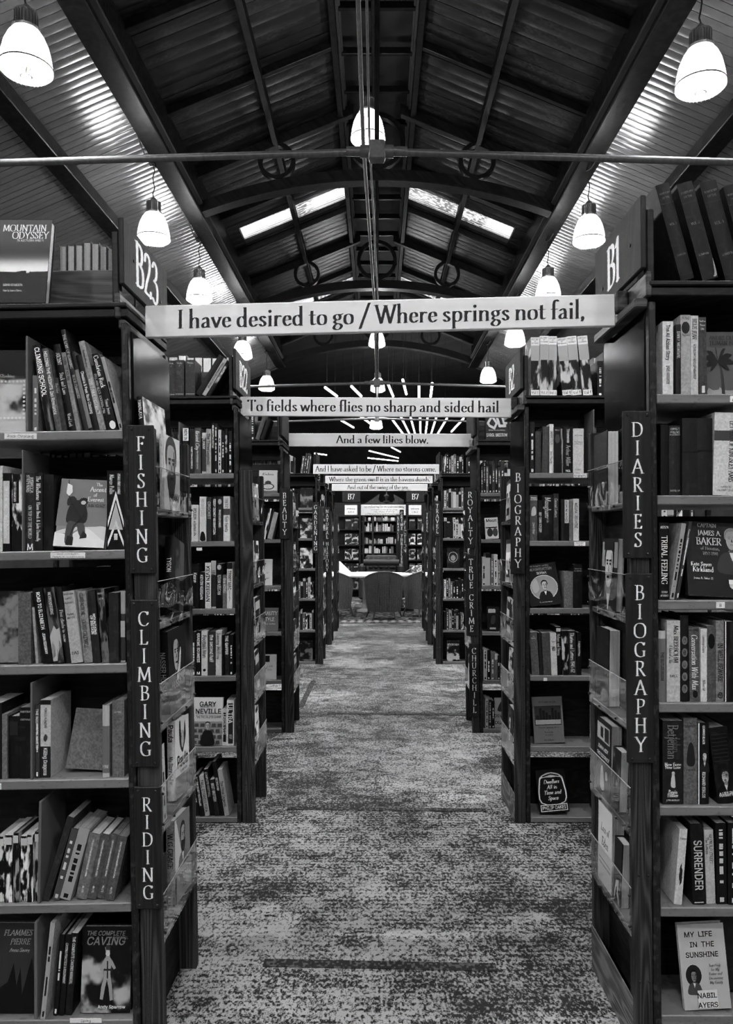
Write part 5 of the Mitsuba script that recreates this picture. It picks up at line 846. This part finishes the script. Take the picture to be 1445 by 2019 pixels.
POCKET('L1', 0, .033, .335, .24, .02, 0, 'tall book with HIMALAYA down its black spine, rising behind the FISHING sign', 'HIMALAYA;.75;.03;.6s', cov=(.5, 2), thick=.016, tilt=4.2, u=.024)
POCKET('L1', 0, .11, .235, .19, .5, 0, 'book with a bearded man on its cover in the top pocket behind the FISHING sign', ('r', .55, 0, 0, 1, 1), *person(.42, .58, .52, asp=.8, skin=.36, hair=.02, suit=.62, shirt=.3, beard=.09, shade=.13), ('t', .04, 'VINNY', .6, .12, .13, .7), cov=(.5, 6), thick=.013, tilt=.5)
POCKET('L1', 1, .19, .235, .13, .014, 0, 'leaning black book with a face on its spine, second left pocket', 'TYSON;.6;.3;.5', cov=(.08, 2), thick=.03, tilt=8, lean=-12); POCKET('L1', 1, .06, .17, .11, .5, 3, 'pale slim book inside the second left pocket', cov=(.5, 0), thick=.012, u=.04)
POCKET('L1', 2, .14, .26, .19, .012, 0, 'black book with a man holding a hand to his face, third left pocket', 'NASSER HUSSAIN;.25;.25;.8', ('r', .012, 0, 0, 1, 1), *person(.46, .68, .32, asp=.8, skin=.36, hair=.01, suit=.012, shirt=.012, shade=.12), ('c', .5, [.42, .42, .56, .56, .68, .74, .74, .7, .66, .5, .5, .36]), ('t', .4, 'NASSER', .7, .4, .09, .5), ('t', .3, 'HUSSAIN', .5, .28, .13, .8), ('t', .6, 'PLAYING WITH FIRE', .6, .08, .05, .6), cov=(.012, 6), thick=.034, tilt=3)
POCKET('L1', 3, .185, .25, .175, .6, 0, 'white book with the name Paula in tall black letters, fourth left pocket', 'Paula;.02;.05;.4', 'My Story So Far;.05;.45;.8', ('r', .6, 0, 0, 1, 1), ('r', .2, 0, 0, 1, .28), ('c', .05, [.3, .95, .3, .7, .48, .55, .6, .6, .75, .75, .7, .95, .62, .8, .5, .7, .42, .8, .38, .95]), ('c', .35, [.42, .68, .46, .82, .58, .82, .6, .68, .5, .6]), ('t', .02, 'Paula', .5, .38, .22, .85), ('t', .05, 'My story so far', .55, .31, .05, .7), ('c', .06, [.7, .05, .72, .2, .8, .26, .86, .2, .86, .05]), cov=(.6, 6), thick=.026, tilt=6, lean=-5); POCKET('L1', 3, .04, .23, .04, .5, 3, 'slim striped book standing at the near end of the fourth left pocket', cov=(.4, 3), thick=.015, tilt=2)
POCKET('L1', 4, .16, .255, .19, .25, 0, 'grey book with a long-bearded cricketer on its cover, fifth left pocket', 'W G GRACE;.03;.15;.6s', ('r', .22, 0, 0, 1, 1), ('p', .5, [0, .3, 0, 1, .1, 1, .5, .42]), *person(.5, .72, .24, asp=.8, skin=.3, hair=.05, suit=.2, beard=.03, shade=.12), ('r', .3, 0, 0, 1, .38), ('t', .12, 'W G GRACE', .5, .22, .1, .8, 's'), ('t', .12, 'A Life', .5, .1, .08, .5, 's'), cov=(.25, 6), thick=.028, tilt=6, lean=-5); POCKET('L1', 4, .04, .22, .04, .02, 1, 'slim black and white book at the near end of the fifth left pocket', cov=(.02, 0), thick=.016, tilt=2)
POCKET('R1', 0, .23, .24, .15, .03, 0, 'thick open-edged book whose page block faces the viewer in the top right pocket', cov=(.03, 0), thick=.04, tilt=0, ptone=.75)
POCKET('R1', 1, .15, .23, .16, .3, 2, 'book with a smiling rider in a cap on its cover, second right pocket', ('r', .02, 0, 0, 1, 1), ('r', .3, .0, .6, .25, .95), ('r', .25, .78, .6, 1, .95), *person(.5, .6, .46, asp=.8, skin=.5, hair=.02, suit=.05, shade=.25), ('r', .02, .2, .84, .8, .95), cov=(.06, 2), thick=.02, tilt=4)
POCKET('R1', 2, .235, .25, .14, .02, 0, 'thick black hardback showing its page edges in the third right pocket', cov=(.015, 0), thick=.04, tilt=.5, ptone=.6)
POCKET('R1', 3, .225, .25, .15, .05, 0, 'thick book with white lettering and a pictured figure, fourth right pocket', ('r', .4, .05, .72, .95, .94), ('r', .03, .3, .76, .5, .9), ('r', .05, .6, .74, .9, .92), ('t', .7, 'JEAN PLAIDY', .5, .6, .08, .9), ('t', .7, 'THE TUDOR BOY', .5, .5, .08, .9), ('c', .5, [.3, .1, .35, .34, .5, .38, .6, .1]), ('e', .5, .75, .3, .08, .06), cov=(.03, 6), thick=.04, tilt=.5, ptone=.45); POCKET('R1', 3, .14, .19, .075, .1, 2, 'smaller dark picture book at the near end of the fourth right pocket', cov=(.1, 2), thick=.03, tilt=2)
POCKET('R1', 4, .215, .26, .15, .5, 0, 'thick book titled Loss of Eden with black handwriting on white, fifth right pocket', ('r', .6, 0, 0, 1, 1), ('t', .02, 'Loss of', .5, .66, .17, .9, 'si'), ('t', .02, 'Eden', .5, .48, .2, .8, 'si'), ('l', .3, [.1, .3, .9, .3], .01), ('l', .3, [.1, .24, .9, .24], .01), cov=(.6, 6), thick=.038, tilt=.5, ptone=.45); POCKET('R1', 4, .13, .2, .075, .014, 0, 'dark book with a white scrawl at the near end of the fifth right pocket', ('l', .5, [.2, .05, .4, .3, .7, .35, .6, .2, .8, .05], .05), cov=(.014, 6), thick=.03, tilt=2)
for cid in ('L2', 'R2', 'L3', 'R3', 'L4', 'R4', 'L5', 'R5'):
    for j in range(5):
        if (cid, j) in (('L2', 0),): pass
        r = random.Random(cid + str(j)); tn = r.choice([.05, .1, .3, .5, .55, .6]); t = r.uniform(.14, .19)
        pr = [('r', r.choice([.03, .4, .6]), .08, .7, .92, .9), ('r', r.choice([.05, .5]), .2, .12, .8, .3)] if r.random() < .7 else person(.5, .6, .3, asp=.75)
        POCKET(cid, j, r.uniform(.06, .15), r.uniform(.2, .26), t, tn, r.choice([0, 1, 3]), f'{tword(tn)} book facing the aisle, {NTH[j]} pocket down, rack {CASES[cid]["where"]}', *pr, cov=(tn, 2), thick=r.uniform(.014, .03), tilt=r.uniform(3, 8), lean=r.uniform(-5, 5), mass=int(cid[1]) > 3)

vs, fs, us, at = [], [], [], 0
for v, f, u in MASS: vs.append(v); fs.append(f + at); us.append(u); at += len(v)
put('distant_books', (np.vstack(vs), np.vstack(fs)), 'm_book', uv=np.vstack(us)); tag('distant_books', 'small books massed on the farther bookcases and behind the near shelves', 'books', kind='stuff')
# ------------------------------------------------------------------ strips and rug on the floor
for i, (xa, ya, xb, yb, w, l) in enumerate(((520, 1899, 978, 1908, 15, 'nearest dark strip across the carpet'), (566, 1594, 958, 1598, 6, 'second thin dark carpet seam, between the second bookcases'), (645, 1407, 938, 1409, 4, 'thin dark carpet seam before the third bookcases'), (618, 1342, 592, 1396, 12, 'short slanting dark strip on the carpet beside the BEAUTY bookcase'))):
    pts = [((px - 743) * 2250 / (py - 1057) / 1500, 2250 / (py - 1057)) for px, py in ((xa, ya), (xb, yb))]
    (x0, y0), (x1, y1) = pts; wd = w / 2250 * y0 * y0 if i < 3 else w * y0 / 1500 * .8
    q = name('carpet_strip'); a = math.atan2(y1 - y0, x1 - x0); L = math.hypot(x1 - x0, y1 - y0)
    m = bx(0, L, -wd / 2, wd / 2, .0003, .003, .001); put(q, (place(trans(x0, y0, 0) @ rot('z', math.degrees(a)), m[0]), m[1]), 'm_seam'); tag(q, l, 'carpet seam')
q = name('rug'); put(q, bx(-1.75, 1.75, 13.1, 17.2, .0003, .012, .003), 'm_rug'); tag(q, 'patterned fringed rug under the table and wicker chairs', 'rug')
# ------------------------------------------------------------------ wicker chairs round a table
def wicker(x, y, ang, s, lab, cushion=False):
    q = name('wicker_chair'); tag(q, lab, 'chair', 'wicker tub chairs')
    M = trans(x, y, .019) @ rot('z', ang)
    # the back is on the local -y side; a tub that sinks from back to arms
    na, nz = 41, 10; an = np.linspace(-2.15, 2.15, na); V, UV = [], []
    for j in range(nz):
        f = j / (nz - 1)
        for a in an:
            top = .84 - .27 * (abs(a) / 2.15) ** 1.6; z = .13 + (top - .13) * f; r = (.27 + .055 * f ** .8)
            V.append((r * math.sin(a) * 1.02, -r * math.cos(a) * .95, z)); UV.append((a * r, z))
    i, j = np.meshgrid(np.arange(nz - 1), np.arange(na - 1), indexing='ij'); p = (i * na + j)
    F = np.stack([p, p + 1, p + 1 + na, p + na], -1).reshape(-1, 4)
    V = np.array(V) * [s, s, 1]; put(f'{q}__tub', (place(M, V), F), 'm_wicker', smooth=True, uv=np.array(UV))
    Vi = V * [.93, .93, 1]; put(f'{q}__lining', (place(M, Vi), F[:, ::-1]), 'm_wicker', smooth=True, uv=np.array(UV))
    put(f'{q}__rim', tube(place(M, V[-na:] * [.965, .965, 1] + [0, 0, .005]), .018, 8), 'm_rattan', smooth=True)
    put(f'{q}__seat', (place(M, lathe([(.002, .42), (.24, .42), (.25, .38), (.24, .33), (.002, .33)][::-1], (0, 0, 0), 24)[0] * [s, s * .95, 1]), lathe([(.002, .42), (.24, .42), (.25, .38), (.24, .33), (.002, .33)][::-1], (0, 0, 0), 24)[1]), 'm_wicker', smooth=35)
    for a in (-.6, .6, -2.0, 2.0):
        rx, ry = .27 * s * math.sin(a), -.26 * s * math.cos(a)
        put(sub(q, 'leg'), tube(place(M, [(rx, ry, .35), (rx, ry, .16), (rx * 1.22, ry * 1.25, 0)]), [.017, .017, .013], 8), 'm_rattan', smooth=40)
    for a in (-.33, .33):
        pts = [(.328 * s * math.sin(a * (1 - .45 * (1 - f))), -.31 * s * math.cos(a) * (1 - .13 * (1 - f)) - .004, .14 + .68 * f) for f in np.linspace(0, 1, 6)]
        put(sub(q, 'back_stay'), tube(place(M, pts), .007, 6), 'm_rattan', smooth=True)
    if cushion:
        k = name('cushion'); tag(k, 'pale cushion with a dark leaf print on the far right wicker chair', 'cushion')
        m = trimesh.creation.icosphere(3); v = np.array(m.vertices); v = np.sign(v) * np.abs(v) ** .6 * [.26, .07, .2]
        put(k, (place(M @ trans(0, -.12, .66) @ rot('x', 12), v), np.array(m.faces)), 'm_cushion', smooth=True)
wicker(.13, 13.75, 0, 1.08, 'nearest wicker tub chair seen from behind, in the middle of the aisle end')
wicker(-.78, 14.25, -28, 1.05, 'left wicker tub chair half hidden by the last bookcase')
wicker(.83, 14.25, 25, 1.05, 'right wicker tub chair tucked to the table')
wicker(.85, 16.1, 140, 1.05, 'far right wicker chair holding the patterned cushion', True)
wicker(-.95, 15.9, -140, 1.05, 'far left wicker chair behind the white cloth')
q = name('round_table'); tag(q, 'round table with a pale cloth top behind the wicker chairs', 'table')
put(f'{q}__table_top', lathe([(.003, .70), (.80, .70), (.82, .71), (.82, .735), (.80, .742), (.003, .742)], (-.1, 15.1, .013), 40), 'm_cloth', smooth=35)
put(f'{q}__pedestal', lathe([(.16, 0), (.16, .03), (.05, .06), (.04, .3), (.045, .6), (.15, .70)], (-.24, 15.0, .013), 20), 'm_cloth', smooth=35)
q = name('white_paper'); m = (np.array([[-.85, 14.7, .757], [-.45, 14.75, .757], [-.5, 15.1, .757], [-.86, 15.1, .757], [-.8, 15.0, 1.02], [-.72, 15.0, 1.0]]), np.array([[0, 1, 2], [0, 2, 3], [0, 1, 4], [1, 5, 4], [3, 4, 0], [2, 3, 4], [2, 4, 5], [1, 2, 5]])); put(q, m, 'm_cloth'); tag(q, 'folded white sheet standing on the left of the round table', 'paper')
q = name('stool'); tag(q, 'small pale footstool under the right of the table', 'stool'); put(f'{q}__top', lathe([(.003, .06), (.17, .06), (.19, .1), (.19, .2), (.17, .24), (.003, .24)], (.6, 15.2, .013), 20), 'm_cushion', smooth=40); put(f'{q}__base', lathe([(.003, 0), (.14, 0), (.14, .06)], (.6, 15.2, .013), 16), 'm_sofa')
q = name('sofa'); tag(q, 'dark buttoned high-back armchair facing the table', 'armchair')
v = bx(-.38, .38, 0, .16, 0, .62, .06); put(f'{q}__back', (place(trans(.1, 17.6, .45) @ rot('x', -8), v[0]), v[1]), 'm_sofa', smooth=True)
ms = []
for a in range(6):
    for b in range(3): m = trimesh.creation.icosphere(1, .055); ms.append((np.array(m.vertices) * [1, .4, 1] + [-.3 + .12 * a + (.06 if b % 2 else 0) * (a < 5), -.01, .2 + .15 * b], np.array(m.faces)))
m = join(ms); put(f'{q}__tufts', (place(trans(.1, 17.6, .45) @ rot('x', -8), m[0]), m[1]), 'm_sofa', smooth=True); tag(f'{q}__tufts', kind='stuff')
put(f'{q}__seat', bx(-.3, .5, 17.0, 17.6, .2, .47, .05), 'm_sofa'); put(f'{q}__bolster', tube([(-.3, 17.25, .9), (.5, 17.25, .9)], .07, 12), 'm_sofa', smooth=True)
for x in (-.34, .54): put(sub(q, 'arm'), bx(x - .07, x + .07, 17.0, 17.7, .08, .86, .05), 'm_sofa')
for x in (-.32, .52):
    for y in (17.06, 17.64): put(sub(q, 'leg'), tube([(x, y, .012), (x, y, .1)], .02, 8), 'm_rattan')
# ------------------------------------------------------------------ the far bookcases marked B7 and what stands between them
def K2(px, d): return (px - 743) * d / 1500
def Z2(py, d): return 1.5 + (1057 - py) * d / 1500
D = 18.6
for sd, (xa, xb) in (('left', (660, 711)), ('right', (801, 852))):
    q = name('bookcase'); X0, X1 = K2(xa, D), K2(xb, D); tag(q, f'far {sd} bookcase headed B7', 'bookcase', 'far bookcases headed B7')
    for x in (X0, X1 - .04): put(sub(q, 'upright'), bx(x, x + .04, D, D + .35, 0, 2.3, .004), 'm_case')
    put(f'{q}__back', bx(X0, X1, D + .3, D + .33, 0, 2.3, .002), 'm_case')
    cx = {'left': 692.5, 'right': 818.5}[sd]
    put(f'{q}__header', bx(K2(cx - 18, D), K2(cx + 18, D), D - .03, D + .03, Z2(990, D), Z2(969, D), .006), 'm_sign'); v = lay(serif('B7', SIGN), [K2(cx, D), D - .031, Z2(985, D)], [1, 0, 0], [0, 0, 1], .14, .4, 'c'); put(f'{q}__lettering', v, 'm_white')
    put(f'{q}__notice_panel', bx(X0, X1, D - .01, D + .01, Z2(1019, D), Z2(991, D), .002), 'm_case')
    n = name('notice'); tag(n, f'framed white FICTION notice on the far {sd} bookcase', 'notice', 'framed fiction notices'); put(f'{n}__frame', bx(K2(cx - 13, D), K2(cx + 12, D), D - .03, D - .0102, Z2(1015.5, D), Z2(996, D), .003), 'm_poem'); put(f'{n}__sheet', bx(K2(cx - 10, D), K2(cx + 9, D), D - .032, D - .03, Z2(1013, D), Z2(998.5, D), .0005), 'm_white')
    put(f'{n}__lettering', join([lay(sans('FICTION'), [K2(cx - .5, D), D - .0328, Z2(1005, D)], [1, 0, 0], [0, 0, 1], .035, .2, 'c'), lay(sans('A to K' if sd == 'left' else 'L to Z'), [K2(cx - .5, D), D - .0328, Z2(1011, D)], [1, 0, 0], [0, 0, 1], .04, .2, 'c')]), 'm_ink')
    for i, py in enumerate((1043, 1074, 1104, 1133, 1162)):
        put(sub(q, 'shelf'), bx(X0, X1, D, D + .3, Z2(py, D) - .03, Z2(py, D), .003), 'm_case')
        for j, (bx_, tn) in enumerate(((679.5, [.05, .28, .45, .3, .2][i]), (693, [.2, .45, .3, .3, .2][i])) if sd == 'left' else ((806, [.04, .5, .3, .1, .2][i]), (823, [.12, .5, .4, .25, .3][i]))):
            M = trans(K2(bx_, D), D + .06, Z2(py, D) + .003) @ rot('x', -6) @ frame((0, .02, 0), (0, -1, 0), (1, 0, 0), (0, 0, 1))
            add_book(M, .02, .27, .165, tn, 0, f'{tword(tn)} face out novel, {["left", "right"][j]} on the {NTH[i]} shelf, far {sd} B7 bookcase', [('r', .6 if tn < .2 else .03, .12, .72, .88, .86), ('r', .05, .2, .2, .8, .5)], cov=(tn, 2), group='face out novels far away')
# broken pediment with an urn, a painted text panel and shelves of bright things behind
D = 19.6; q = name('cabinet'); tag(q, 'tall far cabinet with a broken pediment and bright shelves', 'cabinet')
Zf = lambda p: [(K2(a, D), Z2(b, D)) for a, b in p]
for pts in ([(721, 992), (748, 974), (748, 978), (746, 984), (750, 990), (760, 990), (760, 993), (721, 993)], [(796, 992), (796, 986), (776, 974), (776, 979), (778, 985), (774, 990), (764, 990), (762, 993), (796, 993)]):
    put(sub(q, 'pediment'), sweep_xz(Polygon(Zf(pts)).buffer(0), D, D + .08), 'm_post')
put(f'{q}__urn', lathe([(.09, 0), (.09, .02), (.03, .05), (.05, .1), (.075, .16), (.05, .19), (.02, .21), (.015, .25), (.002, .27)], (K2(762, D), D + .04, Z2(990, D)), 16), 'm_post', smooth=40)
for x in (716, 735, 783): put(sub(q, 'upright'), bx(K2(x - 2, D), K2(x + 2, D), D, D + .35, 0, Z2(993, D), .005), 'm_post')
put(f'{q}__back', bx(K2(712, D), K2(786, D), D + .34, D + .36, 0, Z2(993, D), .002), 'm_case')
for i, py in enumerate((1027, 1048, 1072, 1091, 1116, 1140)): put(sub(q, 'shelf'), bx(K2(712, D), K2(786, D), D + .01, D + .33, Z2(py, D) - .025, Z2(py, D), .003), 'm_post')
put(f'{q}__cornice', bx(K2(718, D), K2(799, D), D - .02, D + .36, Z2(996, D), Z2(993, D), .005), 'm_post')
r = random.Random(5); n_ = 0; stuff_ = []
for i, (py, hh) in enumerate(((1027, .12), (1048, .24), (1072, .17), (1091, .2), (1116, .18))):
    x = 718.6
    while x < 781:
        if 732 < x < 737.6: x = 737.6; continue
        w = r.uniform(1.6, 3.4) if r.random() < .75 else r.uniform(5, 8)
        w = min(w, (732.6 if x < 733 else 780.6) - x)
        if w < 1: x += 1; continue
        if r.random() < .82:
            n_ += 1; stuff_.append((r.random() < .7, bx(K2(x, D), K2(x + w, D), D + .06, D + .2, Z2(py, D) + .0004, Z2(py, D) + hh * r.uniform(.5, 1.0), .006)))
        x += w + r.uniform(.2, 1.0)
put('cabinet_books', join([m for a, m in stuff_ if a]), 'm_pale_item'); tag('cabinet_books', 'small pale books and boxes on the bright shelves of the far cabinet', 'books', kind='stuff')
put('cabinet_books__darker', join([m for a, m in stuff_ if not a]), 'm_shelf'); tag('cabinet_books__darker', kind='stuff')
D = 19.0; q = name('poem_board'); tag(q, 'far white panel painted with lines of a poem over the cabinet', 'sign'); put(f'{q}__board', bx(K2(709, D), K2(805, D), D, D + .03, Z2(1016, D), Z2(995, D), .004), 'm_white')
put(f'{q}__lettering', join([lay(serif(t, POEM), [K2(757, D), D - .001, Z2(py, D)], [1, 0, 0], [0, 0, 1], c, 1.2, 'c') for t, py, c in (('up my love my fair one and come away', 1001, .055), ('for lo the winter is past the rain is over and gone', 1006, .03), ('the time of the singing of birds is come', 1010, .03), ('and the voice of the turtle is heard in our land', 1015, .045))]), 'm_ink')
for text, x, ya, yb, d in (('ROMANCES', 785, 1018, 1066, 18.0), ('CRIME THRILLER', 792, 1008, 1113, 17.8), ('FICTION', 798, 1026, 1090, 17.95)):
    q = name('section_sign'); tag(q, f'far upright sign reading {text} beside the armchair', 'sign', 'upright section signs'); put(f'{q}__board', bx(K2(x - 4, d), K2(x + 4, d), d, d + .05, 0 if text != 'FICTION' else .013, Z2(ya - 3, d), .004), 'm_sign')
    H = Z2(ya, d) - Z2(yb, d); p = H / len(text)
    put(f'{q}__lettering', join([lay(serif(ch, SIGN), [K2(x, d), d - .001, Z2(ya, d) - p * (j + .9)], [1, 0, 0], [0, 0, 1], p * .78, .07, 'c') for j, ch in enumerate(text) if ch != ' ']), 'm_white')
